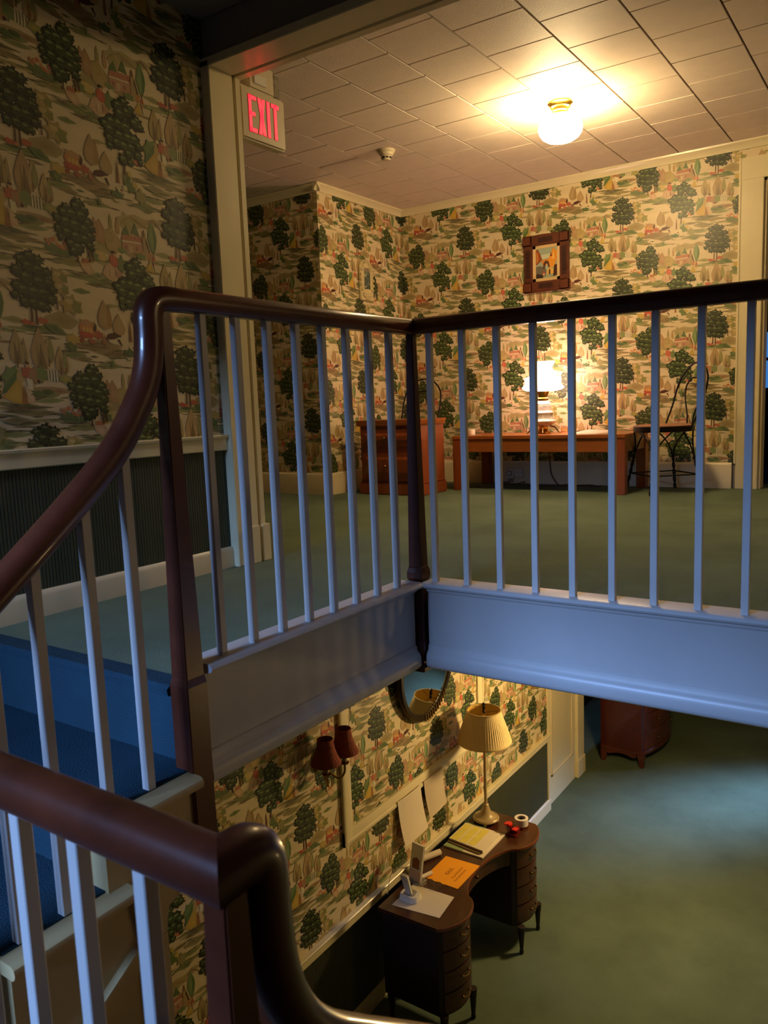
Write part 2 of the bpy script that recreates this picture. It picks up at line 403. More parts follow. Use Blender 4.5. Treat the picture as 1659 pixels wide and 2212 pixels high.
# orange flower bush
blob(1110, 275, 120, 40, '7f8a5c', 6, 1, n=16)
for k in range(12):
    x = 1020 + k * 17; poly([(x, 300), (x + 6, 300), (x + rw.uniform(-22, 22), 220 + rw.uniform(-16, 16))], '4d5a3a', 7)
for k in range(13): blob(1025 + k * 15, 225 + rw.uniform(-30, 26), 14, 16, rw.choice(['d9875e', 'd07050', 'e0a070', 'c96a50']), 8, 1, n=7)
# coach and horse
blob(1320, 845, 84, 62, 'd0844e', 7, 0, cc='dca05c'); blob(1300, 890, 74, 24, 'c24a38', 8, cc='cf5c44'); poly([(1375, 765), (1398, 800), (1385, 860), (1362, 840)], '4e2a22', 9); blob(1310, 790, 70, 22, 'c79a70', 8, 1)
for k in range(3): poly([(1270 + k*32, 830), (1290 + k*32, 828), (1290 + k*32, 868), (1270 + k*32, 870)], 'e3b765', 9)
blob(1410, 870, 40, 34, 'c4624c', 7, 1); blob(1250, 935, 30, 28, 'a8503c', 8, 1); blob(1345, 935, 30, 26, 'b86a52', 8, 1); blob(1465, 905, 30, 40, 'b07a5e', 7, 1)
blob(1545, 850, 66, 24, '5b2f22', 9, jit=.15, rot=-.35); blob(1610, 815, 26, 34, '4c261c', 9); poly([(1470, 880), (1490, 870), (1500, 905), (1488, 905)], '6a3a2a', 9); poly([(1590, 870), (1610, 865), (1636, 918), (1622, 915)], '4c261c', 9); blob(1550, 900, 48, 18, 'ead9b8', 8)
blob(1180, 950, 60, 40, 'cfae58', 7, 1); blob(1150, 1020, 50, 34, '5f7444', 7, 1, cc='7d8f52')
# tan poplars
def teardrop(x, y, rx, ry, col, layer):
    poly([(x, y - ry), (x + rx * .6, y - ry * .35), (x + rx, y + ry * .25), (x + rx * .8, y + ry * .8), (x, y + ry), (x - rx * .8, y + ry * .8), (x - rx, y + ry * .25), (x - rx * .6, y - ry * .35)], col, layer, mixc(lin(col), BG, .18))
teardrop(1480, 690, 66, 125, 'bd9a70', 5); teardrop(1525, 690, 24, 100, 'b0894f', 6); teardrop(1612, 740, 62, 92, 'c2a076', 5)
for (x, y, rx, ry) in [(700, 1105, 62, 135), (885, 1080, 78, 165), (955, 1080, 34, 110), (1050, 1140, 50, 110), (1090, 1150, 28, 90), (760, 1130, 24, 110)]:
    teardrop(x, y, rx, ry, rw.choice(['bf9c72', 'c6a87c', 'b9a070']), 5)
    for q in range(4): poly([(x + rw.uniform(-.5, .5) * rx, y + ry * .9), (x + rw.uniform(-.5, .5) * rx, y - ry * .3), (x + rw.uniform(-.6, .6) * rx + 6, y + ry * .95)], rw.choice(['a38358', '9c8a5a', '8f7650']), 6)
    trunk(x, y + ry * .5, x - 4, y + ry * 1.2, 7, '6e4a34', 7)
teardrop(975, 1070, 26, 100, '9d9a60', 6); teardrop(1085, 1120, 18, 70, '97985e', 6)
# gentleman in red, lady in yellow, bushes, white columns
blob(632, 1340, 60, 92, '7c9258', 7, 1, rot=.5); poly([(590, 1400), (690, 1280), (640, 1450), (560, 1480)], '5f7a48', 8)
poly([(690, 1340), (760, 1535), (640, 1545), (560, 1505)], 'cfa338', 10, 'ddb84c'); poly([(715, 1390), (760, 1535), (700, 1540)], 'a9713c', 11); blob(705, 1330, 26, 40, 'cfae72', 10)
poly([(735, 1395), (790, 1400), (810, 1510), (750, 1525)], 'dcb592', 10, 'e8ccae'); blob(770, 1290, 50, 56, 'c96650', 10, 1); blob(768, 1230, 16, 22, 'dba986', 11); blob(768, 1216, 18, 10, '33291f', 12, jit=.05); poly([(755, 1330), (800, 1330), (800, 1420), (760, 1410)], 'f0e2c8', 11)
blob(830, 1300, 60, 60, 'b98a68', 6, 1); blob(880, 1285, 44, 56, '84925c', 7, 1); blob(1080, 1285, 62, 40, '9a9a5c', 7, 1, cc='c0aa5a')
for k in range(4): poly([(930 + k * 24, 1232), (940 + k * 24, 1230), (941 + k * 24, 1322), (930 + k * 24, 1324)], 'f2e8d2', 9); poly([(941 + k * 24, 1230), (946 + k * 24, 1230), (947 + k * 24, 1322), (941 + k * 24, 1324)], '7f7450', 9)
blob(850, 1345, 14, 16, '3c2c22', 10); blob(925, 1410, 40, 18, '5b6a40', 5); blob(840, 1440, 60, 26, '5f7446', 6, 1); blob(490, 1515, 46, 22, 'cf7d5c', 8, 1); stroke(650, 1555, 160, 30, '4a4430', 6, sl, soft=.3)
# flowers at the foot of the dark trees
blob(800, 900, 40, 22, 'cc5e40', 9, 1, n=10); blob(850, 900, 24, 14, 'd88560', 9, 1, n=8); blob(930, 862, 44, 24, 'c9684a', 9, 1, n=10); stroke(1030, 905, 190, 70, '5f7c48', 6, .25, soft=.2); stroke(840, 925, 180, 22, '4b5c38', 6, sl, soft=.2)
for k in range(12):
    a = rw.uniform(-2.6, -.5); poly([(390 - 8, 440), (390 + 8, 440), (390 + 110 * math.cos(a), 420 + 130 * math.sin(a))], rw.choice(['5f7444', '6f8450', '4b5e3a', '8a9a5c']), 6)
blob(395, 425, 60, 46, '6d7f4c', 7, 1); blob(450, 395, 26, 20, 'd8b84e', 8); blob(400, 320, 18, 22, 'd6ba58', 8); blob(300, 478, 38, 24, 'efdfc0', 9, 1, n=9); blob(350, 450, 28, 22, 'efdfc0', 9, 1, n=9); blob(310, 480, 16, 12, 'b06a4a', 10); blob(270, 530, 60, 32, '5d7446', 7, 1); blob(500, 470, 50, 60, 'a39a6a', 6, 1)
stroke(650, 350, 220, 60, 'a08c66', 5, sl, soft=.35); poly([(284, 240), (296, 330), (300, 430), (272, 430), (276, 330)], '9a6848', 6)
for (x, y) in [(1520, 1115), (90, 655), (1150, 1035), (240, 600)]:
    for k in range(6):
        a = rw.uniform(-2.9, -.2); poly([(x - 6, y), (x + 6, y), (x + 80 * math.cos(a), y + 60 * math.sin(a))], rw.choice(['6f8050', '58703f', '8a925c']), 6)
# tan round trees behind the maple
for (x, y, rx, ry) in [(1100, 480, 74, 62), (1110, 570, 66, 60), (1185, 680, 92, 82)]:
    blob(x, y, rx, ry, 'b69c64', 5, 1, n=14, cc='c9b078'); blob(x + rx * .45, y + ry * .1, rx * .5, ry * .6, '93924f', 6, 1, n=10); blob(x - rx * .2, y - ry * .3, rx * .4, ry * .22, 'd6c08c', 7, n=8)
trunk(1065, 640, 1065, 750, 10, '7a5638', 6)
TREE0 = LAY[0]
tree([(870, 390, 50), (940, 400, 45), (800, 430, 50), (850, 470, 60), (930, 480, 60), (1000, 480, 40), (760, 520, 50), (830, 560, 70), (930, 570, 70), (1010, 560, 55), (1040, 600, 35), (750, 640, 45), (800, 660, 60), (880, 660, 70), (960, 650, 65), (1020, 680, 45), (730, 710, 35), (800, 750, 45), (870, 740, 50), (940, 745, 50), (985, 755, 30)],
     [(850, 760, 846, 890), (885, 760, 886, 905)], '252b18', '424c29', '747c50', 14)
tree([(400, 1060, 50), (460, 1090, 35), (340, 1110, 55), (420, 1130, 55), (520, 1160, 50), (350, 1170, 55), (490, 1190, 55), (550, 1200, 38), (200, 1310, 45), (260, 1270, 60), (330, 1260, 60), (400, 1260, 60), (240, 1340, 55), (330, 1350, 60), (420, 1340, 60), (480, 1330, 55), (520, 1370, 40), (230, 1410, 45), (300, 1420, 50), (370, 1420, 55), (440, 1410, 50), (230, 1470, 35), (410, 1470, 45), (500, 1450, 45), (520, 1500, 30), (350, 1540, 50), (420, 1540, 35)],
     [(365, 1480, 352, 1660)], '29321b', '4b5c30', '86965c', 14)
tree([(1330, 1160, 45), (1370, 1200, 40), (1300, 1200, 50), (1210, 1230, 35), (1190, 1280, 50), (1260, 1270, 60), (1340, 1260, 60), (1400, 1300, 50), (1430, 1330, 35), (1130, 1340, 40), (1200, 1350, 60), (1280, 1350, 65), (1360, 1360, 60), (1410, 1400, 45), (1130, 1420, 35), (1200, 1430, 55), (1280, 1440, 60), (1360, 1440, 55), (1150, 1480, 35), (1230, 1510, 50), (1290, 1520, 55), (1250, 1560, 45), (1400, 1480, 40)],
     [(1385, 1480, 1390, 1605), (1415, 1470, 1420, 1590), (1280, 1560, 1280, 1640)], '29301b', '47532d', '7f8a56', 14)

# the inks are muted, a little olive
def ink(c_):
    g_ = .3 * c_[0] + .6 * c_[1] + .1 * c_[2]
    return [(.92 * c_[0] + .08 * g_) * .90, (.92 * c_[1] + .08 * g_) * .92, (.92 * c_[2] + .08 * g_) * .76]
SH = [(p, ink(a), ink(b) if b is not None else None, l) for p, a, b, l in SH]
# triangulate the motif once (u, v in metres about the cottage)
tri_p, tri_c, tri_l = [], [], []
for pts, ce_, cc_, lay in SH:
    q = np.stack([AX[0] * pts[:, 0] + AX[1] * pts[:, 1] + AX[2], AV[0] * pts[:, 0] + AV[1] * pts[:, 1] + AV[2]], 1)
    ctr = q.mean(0); n = len(q); ec = np.array(ce_); c2 = ec if cc_ is None else np.array(cc_)
    for i in range(n):
        j = (i + 1) % n
        tri_p.append((ctr, q[i], q[j])); tri_c.append((c2, ec, ec)); tri_l.append(lay)
tri_p = np.array(tri_p); tri_c = np.array(tri_c); tri_l = np.array(tri_l, float)

def clip_tri(p, c, u0, u1, v0, v1):
    pts = [np.concatenate([a, b]) for a, b in zip(p, c)]
    for ax, lim, sg in ((0, u0, 1), (0, u1, -1), (1, v0, 1), (1, v1, -1)):
        out = []
        for i in range(len(pts)):
            a, b = pts[i], pts[(i + 1) % len(pts)]
            da, db = sg * (a[ax] - lim), sg * (b[ax] - lim)
            if da >= 0: out.append(a)
            if (da >= 0) != (db >= 0): out.append(a + (b - a) * da / (da - db))
        pts = out
        if len(pts) < 3: return []
    return [(pts[0], pts[i], pts[i + 1]) for i in range(1, len(pts) - 1)]

def wallpaper(parent, org, plane, u0, u1, v0, v1, off, name='wallpaper', holes=()):
    """print on a wall: plane 'X' (u = y, at x=off, facing +x) or 'Y' (u = x, at y=off, facing -y)"""
    P, K, Lr = [], [], []
    for i in range(-14, 15):
        for j in range(-16, 17):
            du = org[0] + .664 * i; dv = org[1] + .2925 * i + .585 * j
            if du > u1 + .75 or du < u0 - .75 or dv > v1 + .6 or dv < v0 - .6: continue
            t = tri_p + np.array([du, dv])
            mn = t.min(1); mx = t.max(1)
            ins = (mn[:, 0] >= u0) & (mx[:, 0] <= u1) & (mn[:, 1] >= v0) & (mx[:, 1] <= v1)
            outs = (mx[:, 0] <= u0) | (mn[:, 0] >= u1) | (mx[:, 1] <= v0) | (mn[:, 1] >= v1)
            P.append(t[ins]); K.append(tri_c[ins]); Lr.append(tri_l[ins])
            ex_p, ex_c, ex_l = [], [], []
            for q in np.nonzero(~ins & ~outs)[0]:
                for tr in clip_tri(t[q], tri_c[q], u0, u1, v0, v1):
                    ex_p.append([a[:2] for a in tr]); ex_c.append([a[2:] for a in tr]); ex_l.append(tri_l[q])
            if ex_p: P.append(np.array(ex_p)); K.append(np.array(ex_c)); Lr.append(np.array(ex_l))
    P = np.concatenate(P); K = np.concatenate(K); Lr = np.concatenate(Lr)
    if holes:
        cen = P.mean(1); keep = np.ones(len(P), bool)
        for a, b, c_, d in holes: keep &= ~((cen[:, 0] > a) & (cen[:, 0] < b) & (cen[:, 1] > c_) & (cen[:, 1] < d))
        P, K, Lr = P[keep], K[keep], Lr[keep]
    n = len(P); h = .0012 + Lr * 5e-6
    uv = P.reshape(-1, 2); hh = np.repeat(h, 3)
    # sheet itself
    su = np.array([(u0, v0), (u1, v0), (u1, v1), (u0, v1)])
    if holes:  # one door-sized hole at the right: two strips
        a, b, c_, d = holes[0]
        su = np.array([(u0, v0), (a, v0), (a, v1), (u0, v1), (a, d), (u1, d), (u1, v1), (a, v1)])
    ns = len(su)
    uv = np.concatenate([uv, su]); hh = np.concatenate([hh, np.full(ns, .001)])
    v = np.zeros((len(uv), 3))
    if plane == 'X': v[:, 0] = off + hh; v[:, 1] = uv[:, 0]; v[:, 2] = uv[:, 1]
    else: v[:, 1] = off - hh; v[:, 0] = uv[:, 0]; v[:, 2] = uv[:, 1]
    me = bpy.data.meshes.new(name)
    nf = n + ns // 4
    me.vertices.add(len(v)); me.vertices.foreach_set('co', v.ravel())
    idx = np.arange(n * 3 + ns, dtype=np.int32)
    me.loops.add(len(idx)); me.loops.foreach_set('vertex_index', idx)
    me.polygons.add(nf)
    st = np.concatenate([np.arange(n) * 3, n * 3 + 4 * np.arange(ns // 4)]).astype(np.int32)
    me.polygons.foreach_set('loop_start', st)
    me.update(calc_edges=True)
    mi = np.zeros(nf, np.int32); mi[n:] = 1
    me.materials.append(M['print']); me.materials.append(M['paper_base'])
    me.polygons.foreach_set('material_index', mi)
    at = me.color_attributes.new('print', 'FLOAT_COLOR', 'POINT')
    col = np.ones((len(v), 4), np.float32); col[:n * 3, :3] = K.reshape(-1, 3)
    at.data.foreach_set('color', col.ravel())
    me.update()
    o = bpy.data.objects.new(name, me); C.objects.link(o); o.parent = parent
    o['label'] = 'cream scenic wallpaper of trees, cottages and figures'
    return o

# back wall of the upper hall with a doorway at the right
DX0, DX1, DZ = -.97, -.05, 2.115
wb = MB().box(XS - .1, DX0, YB, YB + .12, 0, ZC).box(DX0, DX1, YB, YB + .12, DZ, ZC).box(DX1, 3.8, YB, YB + .12, 0, ZC).build('wall_back', M['plaster'], smooth=0); struct(wb, 'papered back wall of the upper hall')
wallpaper(wb, (-2.168, 1.948), 'Y', XS, -1.10, .165, ZC - .05, YB)
wallpaper(wb, (-2.168, 1.948), 'Y', -1.10, XMAX - .02, 2.24, ZC - .05, YB)
ws = MB().box(XS - .12, XS, YF, YB, 0, ZC).build('wall_left', M['plaster'], smooth=0); struct(ws, 'short papered wall by the corner cabinet')
wallpaper(ws, (5.202, 1.958), 'X', YF, YB, .165, ZC - .05, XS)
wf = MB().box(-6.2, XS - .12, YF, YF + .12, 0, ZC).box(XS - .12, XS - .0005, YF, YF + .001, 0, ZC).build('wall_far', M['plaster'], smooth=0); struct(wf, 'shadowed papered wall of the alcove')
wallpaper(wf, (-4.28, 1.66), 'Y', -6.0, XS, .165, ZC - .05, YF)
o = MB().box(-6.3, -6.2, YO1, YF + .1, 0, ZC).build('wall_alcove', M['plaster'], smooth=0); struct(o)
# left wall of the stair hall, two storeys
wl = MB().box(XL - .12, XL, -1.7, YO0, ZL, ZH + .1).box(XL - .12, XL, YO0, 6.03, ZL, -.3).build('wall_stair', M['plaster'], smooth=0); struct(wl, 'left wall of the stair hall')
wallpaper(wl, (2.063, 1.927), 'X', .3, YO0, .57, ZH, XL)
wallpaper(wl, (3.30, -1.226), 'X', .9, 6.03, -2.12, -.3, XL)
o = MB().box(XL - .12, XMAX, -1.78, -1.7, ZL, -.2).box(XL - .12, -2.40, -1.78, -1.7, -.2, ZH).box(-1.20, XMAX, -1.78, -1.7, -.2, ZH).box(-2.40, -1.20, -1.78, -1.7, -.2, .55).box(-2.40, -1.20, -1.78, -1.7, 1.72, ZH).build('wall_landing', M['plaster'], smooth=0); struct(o)
o = MB().box(-2.40, -2.36, -1.76, -1.66, .55, 1.72).box(-1.24, -1.20, -1.76, -1.66, .55, 1.72).box(-2.36, -1.24, -1.76, -1.66, .55, .59).box(-2.36, -1.24, -1.76, -1.66, 1.68, 1.72).box(-2.36, -1.24, -1.75, -1.71, 1.24, 1.27).build('window_1', M['white']); struct(o, 'landing window behind the camera')
o = MB().box(XMAX, XMAX + .1, -1.78, YO0 + .1, -.3, ZC + .1).box(3.8, 3.9, YO0, YB + .1, -.3, ZC + .1).box(XMAX, 3.9, YO0 - .05, YO0 + .012, -.3, ZC + .1).box(2.2, 2.3, -1.78, 9.4, ZL, -.2).box(XMAX, 2.3, -1.78, -1.7, ZL, -.2).build('wall_right', M['plaster'], smooth=0); struct(o)
o = MB().box(XL - .6, 2.3, 9.4, 9.5, ZL, -.27).build('wall_lower', M['plaster'], smooth=0); struct(o)
# opening wall: header, jamb and casings
o = MB().box(-6.2, XL - .0, YO0 + .012, YO1 - .012, 0, ZC).box(XL, XMAX, YO0 + .012, YO1 - .012, 2.12, ZC + .1).build('wall_opening', M['plaster'], smooth=0); struct(o, 'header wall over the wide opening')
jx = -2.493
o = MB().box(XL, jx, YO0 - .012, YO1 - .045, 0, 2.12).box(XL - .03, jx - .022, YO1 - .045, YO1 - .03, 0, 2.12).box(XL - .1, jx - .002, YO1 - .03, YO1 + .003, 0, 2.12).box(XL - .001, jx + .012, YO0 + .02, YO1 - .05, 0, .17).box(XL - .1, jx + .010, YO1 - .032, YO1 + .02, 0, .17).build('trim_1', M['gloss'], bevel=.003); struct(o, 'cream door jamb below the exit sign')
o = MB().box(XL, XMAX, YO0 - .012, YO1 - .045, 2.095, 2.13).box(XL, XMAX, YO1 - .03, YO1 + .014, 2.095, 2.13).box(XL, XMAX, YO1 - .045, YO1 - .03, 2.108, 2.13).build('trim_2', M['gloss'], bevel=.003); struct(o, 'cream soffit of the opening')

# crown, baseboards, chair rails, casings
def crown(path_axis, a, b, base, sgn, z, name, label):
    pr = [(0, -.055), (.012, -.055), (.016, -.04), (.030, -.022), (.044, -.012), (.046, 0), (0, 0)]
    if path_axis == 0: mb = MB().prism([(base - sgn * p, z + q) for p, q in pr], 0, a, b)
    else: mb = MB().prism([(base + sgn * p, z + q) for p, q in pr], 1, a, b)
    o = mb.build(name, M['gloss']); return struct(o, label)
crown(0, XS, XMAX, YB - .001, 1, ZC, 'trim_3', 'crown moulding on the back wall')
crown(1, YF - .045, YB, XS + .001, 1, ZC, 'trim_4', 'crown moulding on the short wall')
crown(0, -6.2, XS + .044, YF - .001, 1, ZC - .004, 'trim_5', 'crown moulding in the alcove')
def bb(axis, a, b, base, h, t, name, label, z0=0, m_='cream'):
    pr = [(0, 0), (t, 0), (t, h - .018), (t * .75, h - .006), (t * .4, h), (0, h)]
    if axis == 0: mb = MB().prism([(base - p, z0 + q) for p, q in pr], 0, a, b)
    else: mb = MB().prism([(base + p, z0 + q) for p, q in pr], 1, a, b)
    return struct(mb.build(name, M[m_]), label)
bb(0, XS, -1.14, YB - .002, .187, .02, 'baseboard_back', 'cream baseboard of the back wall')
bb(1, YF - .02, YB, XS + .002, .172, .02, 'baseboard_left', 'cream baseboard of the short wall')
bb(0, -6.2, XS + .02, YF - .002, .172, .02, 'baseboard_far', 'cream baseboard of the alcove')
bb(1, 1.3, YO0 - .012, XL + .002, .092, .018, 'baseboard_stair', 'cream baseboard beside the stair head')
bb(1, .9, 6.03, XL + .002, .10, .02, 'baseboard_lower', 'cream baseboard of the lower hall', z0=ZL)
def rail_trim(y0, y1, zb, zt, name, label):
    pr = [(0, zb), (.018, zb), (.021, zb + .004), (.021, zt - .018), (.032, zt - .012), (.034, zt - .004), (.03, zt), (0, zt)]
    return struct(MB().prism([(XL + .002 + p, q) for p, q in pr], 1, y0, y1).build(name, M['gloss']), label)
rail_trim(.3, YO0 - .012, .52, .588, 'trim_6', 'cream chair rail on the upper stair wall')
rail_trim(.9, 6.03, -2.178, -2.115, 'trim_7', 'cream chair rail on the lower hall wall')
def ribbed(y0, y1, z0, z1, name, label):
    mb = MB(); n = int((y1 - y0) / .013); pr = []
    for i in range(n):
        a = y0 + (y1 - y0) * i / n; d = (y1 - y0) / n
        pr += [(XL + .0025, a), (XL + .0045, a + d * .25), (XL + .0045, a + d * .75)]
    pr += [(XL + .0025, y1), (XL + .0005, y1), (XL + .0005, y0)]
    for i in range(len(pr) - 3):
        mb.add([(pr[i][0], pr[i][1], z0), (pr[i+1][0], pr[i+1][1], z0), (pr[i+1][0], pr[i+1][1], z1), (pr[i][0], pr[i][1], z1)], [(0, 1, 2, 3)])
    o = mb.build(name, M['wains'], smooth=0); struct(o, label); return o
ribbed(.3, YO0 - .012, .09, .522, 'trim_8', 'dark green ribbed wainscot beside the stair head')
ribbed(.9, 6.03, ZL + .09, -2.176, 'trim_9', 'dark green ribbed wainscot of the lower hall')
# doorway casing at the right of the back wall, dark room beyond
o = MB().box(-1.115, DX0, YB - .024, YB + .001, 0, DZ).box(-1.115, DX1 + .14, YB - .026, YB + .001, DZ, 2.262).box(DX1, DX1 + .14, YB - .024, YB + .001, 0, DZ).box(-1.127, -1.112, YB - .03, YB, .18, 2.268).build('trim_10', M['gloss'], bevel=.003); struct(o, 'cream casing of the dark doorway')
o = MB().box(DX0, DX0 + .018, YB, YB + .13, 0, DZ).box(DX1 - .018, DX1, YB, YB + .13, 0, DZ).box(DX0, DX1, YB, YB + .13, DZ - .018, DZ).build('trim_11', M['cream'], bevel=.002); struct(o, 'door jamb lining')
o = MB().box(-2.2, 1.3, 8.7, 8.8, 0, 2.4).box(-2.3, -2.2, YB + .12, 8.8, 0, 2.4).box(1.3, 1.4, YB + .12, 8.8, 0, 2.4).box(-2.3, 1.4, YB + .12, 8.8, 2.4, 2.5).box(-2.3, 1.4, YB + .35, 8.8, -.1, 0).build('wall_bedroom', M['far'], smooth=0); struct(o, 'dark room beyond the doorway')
wn = MB().box(-1.38, -.55, 8.66, 8.70, .72, 1.26).build('window_2', M['sky'], smooth=0); struct(wn, 'blue dusk window in the dark room')
MB().box(-1.42, -1.37, 8.63, 8.7, .66, 1.32).box(-.56, -.51, 8.63, 8.7, .66, 1.32).box(-1.42, -.51, 8.63, 8.7, 1.26, 1.32).box(-1.42, -.51, 8.62, 8.7, .66, .72).box(-1.37, -.56, 8.64, 8.68, .985, 1.015).box(-.98, -.95, 8.64, 8.68, .72, 1.26).build('window_frame', M['far'], wn)

# edge of the upper floor: moulded fascia boards with a rounded nosing
prof = [(.06, .052), (-.030, .052), (-.040, .047), (-.044, .040), (-.040, .032), (-.030, .028), (-.014, .026), (-.012, .016), (-.004, .010), (0, .006), (0, -.186), (-.006, -.190), (-.008, -.206), (-.016, -.214), (-.022, -.226), (-.024, -.256), (-.018, -.268), (-.006, -.276), (.08, -.276)]
o = MB().prism([(YR + a, z) for a, z in prof], 0, XR + .036, XMAX).build('trim_12', M['fascia'], smooth=50); struct(o, 'white moulded fascia below the right railing')
o = MB().prism([(XR - a, z) for a, z in prof], 1, 1.335, YR - .036).build('trim_13', M['fascia'], smooth=50); struct(o, 'white moulded fascia below the left railing')

# ------------------------------------------------------------------ stairs
st = MB()
YA = 1.29
XC = -1.56
# carpet runner: riser, tread A, riser, tread B, riser
def carpet_step(z0, z1, yr, yn):   # riser at yr from z0 down to z1, tread z1 out to nosing yn
    st.box(XL + .004, XC, yr, yr + .03, z1 - .02, z0 - .012)
    st.prism([(yr + .01, z1), (yn + .012, z1), (yn, z1 - .01), (yn + .004, z1 - .026), (yr + .01, z1 - .03)], 0, XL + .004, -1.497)
st.prism([(YA + .05, .001), (YA - .012, .001), (YA - .024, -.008), (YA - .02, -.026), (YA + .05, -.03)], 0, XL + .004, XC)
carpet_step(0, -.205, YA, .985)
carpet_step(-.205, -.385, 1.01, .745)
st.box(XL + .004, XC, .77, .80, -.60, -.397)
stair = thing('staircase', 'short green carpeted flight of stairs, coloured for blue dusk light, down to the landing', 'stairs', (-2.05, 1.0, -.57))
st.build('carpet_runner', M['stair_carpet'], stair)
for zt, y0, y1 in ((-.205, .985, 1.262), (-.385, .745, 1.05)):
    q = [(XC - .1, zt - .004), (-1.452, zt - .004), (-1.443, zt - .010), (-1.440, zt - .020), (-1.443, zt - .030), (-1.452, zt - .036), (XC - .1, zt - .036)]
    sub(MB().prism(q, 1, y0, y1).build('tread', M['spandrel'], stair), 'cream painted tread end')
sp = MB().prism([(1.28, -.50), (1.28, -.241), (1.0, -.241), (1.0, -.421), (.76, -.421), (.76, -.60), (-.3, -.60), (-.3, ZL), (1.13, ZL), (1.13, -.55), (1.15, -.515), (1.20, -.50)], 0, -1.56, -1.485).build('stringer', M['spandrel'], stair, smooth=0)
sub(sp, 'cream painted panel under the stairs')
MB().box(-1.487, -1.468, 1.075, 1.14, ZL, -.56).prism(quadbez((1.14, -.56), (1.145, -.47), (1.21, -.44), 6) + [(1.21, -.40), (1.05, -.40), (1.075, -.56)], 0, -1.487, -1.47).build('corner_trim', M['spandrel'], stair)
MB().prism([(1.075, -.545), (1.075, -.60), (.30, -1.10), (.30, -1.045)], 0, -1.487, -1.472).prism([(1.075, -.535), (1.075, -.548), (.30, -1.048), (.30, -1.035)], 0, -1.487, -1.464).build('panel_moulding', M['spandrel'], stair)

# ------------------------------------------------------------------ railings
def loaf(w_, h): # handrail section, flat bottom with rounded top
    return [(-w_*.36, -h*.5), (w_*.36, -h*.5), (w_*.44, -h*.40), (w_*.5, -h*.12), (w_*.48, h*.12), (w_*.38, h*.34), (w_*.2, h*.47), (0, h*.5), (-w_*.2, h*.47), (-w_*.38, h*.34), (-w_*.48, h*.12), (-w_*.5, -h*.12), (-w_*.44, -h*.40)]
def square_post(levels, cx, cy, name, parent, m_='mahog'):
    mb = MB(); mb.lathe([(w_ * .7071, z) for w_, z in levels], cx, cy, 4, rot=math.pi / 4)
    return mb.build(name, M[m_], parent, smooth=0, bevel=.0025)
BAL = .021
def baluster_mesh(z0, z1, parent, name='baluster', lab=None):
    b = MB().box(-BAL/2, BAL/2, -BAL/2, BAL/2, 0, 1)
    return b
def balusters(parent, spots, z0, z1, m_='white'):
    first = None
    for (x, y) in spots:
        if first is None:
            b = MB().box(x - BAL/2, x + BAL/2, y - BAL/2, y + BAL/2, z0, z1)
            first = b.build('baluster', M[m_], parent, smooth=0, bevel=.0015, seg=1); f0 = (x, y)
        else:
            dup(first, 'baluster', parent, (x - f0[0], y - f0[1], 0))
RW, RH, ZR = .058, .055, .9555
# right gallery railing
rr = thing('gallery_railing', 'right-hand gallery railing with dark wooden handrail running out of frame above the blue-lit fascia', 'railing', (XR, YR, 0))
MB().sweep([(XR, YR, ZR), (-.8, YR, ZR + .002), (XMAX, YR, ZR + .004)], loaf(RW, RH), m0=1).build('handrail', M['mahog'], rr, smooth=60)
balusters(rr, [(-1.434 + .1285 * k, YR) for k in range(0, 21)], .05, .932)
square_post([(.028, .93), (.052, .10), (.056, .098), (.064, .082), (.064, .06), (.05, .045), (.04, .03), (.05, .012), (.05, -.175), (.054, -.18), (.062, -.20), (.062, -.215), (.055, -.225), (.055, -.26), (.063, -.272), (.06, -.29)][::-1], XR, YR, 'newel_post', rr, 'mahog_dark')
# left gallery railing, its handrail turning down over the stair head
lr = thing('gallery_railing', 'left-hand gallery railing with handrail meeting the corner newel post, beside the cream jamb', 'railing', (XR, 1.9, 0))
MB().sweep([(XR, YR, ZR), (XR, 1.9, ZR), (XR, 1.335, ZR + .002)], loaf(RW, RH), m0=-1).build('handrail', M['mahog'], lr, smooth=60)
balusters(lr, [(XR, 1.415 + .1203 * k) for k in range(8)], .05, .932)
# upper stair railing
sr = thing('stair_railing', 'curved mahogany stair railing sweeping down from the gallery at left', 'railing', (XR, 1.29, 0))
path = [(1.335, .9565), (1.30, .956), (1.272, .950), (1.256, .935), (1.249, .910), (1.247, .86), (1.240, .805), (1.222, .750), (1.192, .698), (1.148, .634), (1.090, .572), (1.010, .502), (.925, .432), (.836, .362)]
path = [(XR, y, z) for y, z in path]
path = [tuple(p) for p in catmull(path, 4)] + [(XR, .60, .178), (XR, .53, .124)]
MB().sweep(path, loaf(RW + .006, RH + .004), up=(0, 0, 1)).build('handrail', M['mahog'], sr, smooth=60)
square_post([(.066, -.52), (.066, .012), (.060, .028), (.058, .032), (.030, .935)], XR + .002, 1.292, 'newel_post', sr)
for y, zb, zt in ((1.15, -.207, .60), (1.035, -.207, .50), (.905, -.387, .395), (.80, -.387, .31), (.68, -.57, .21)):
    MB().box(XR - .0115, XR + .0115, y - .0115, y + .0115, zb, zt).build('baluster', M['white'], sr, smooth=0, bevel=.0015, seg=1)
square_post([(.07, -.57), (.07, -.25), (.058, -.23), (.034, .19)], XR - .04, .535, 'newel_post', sr)
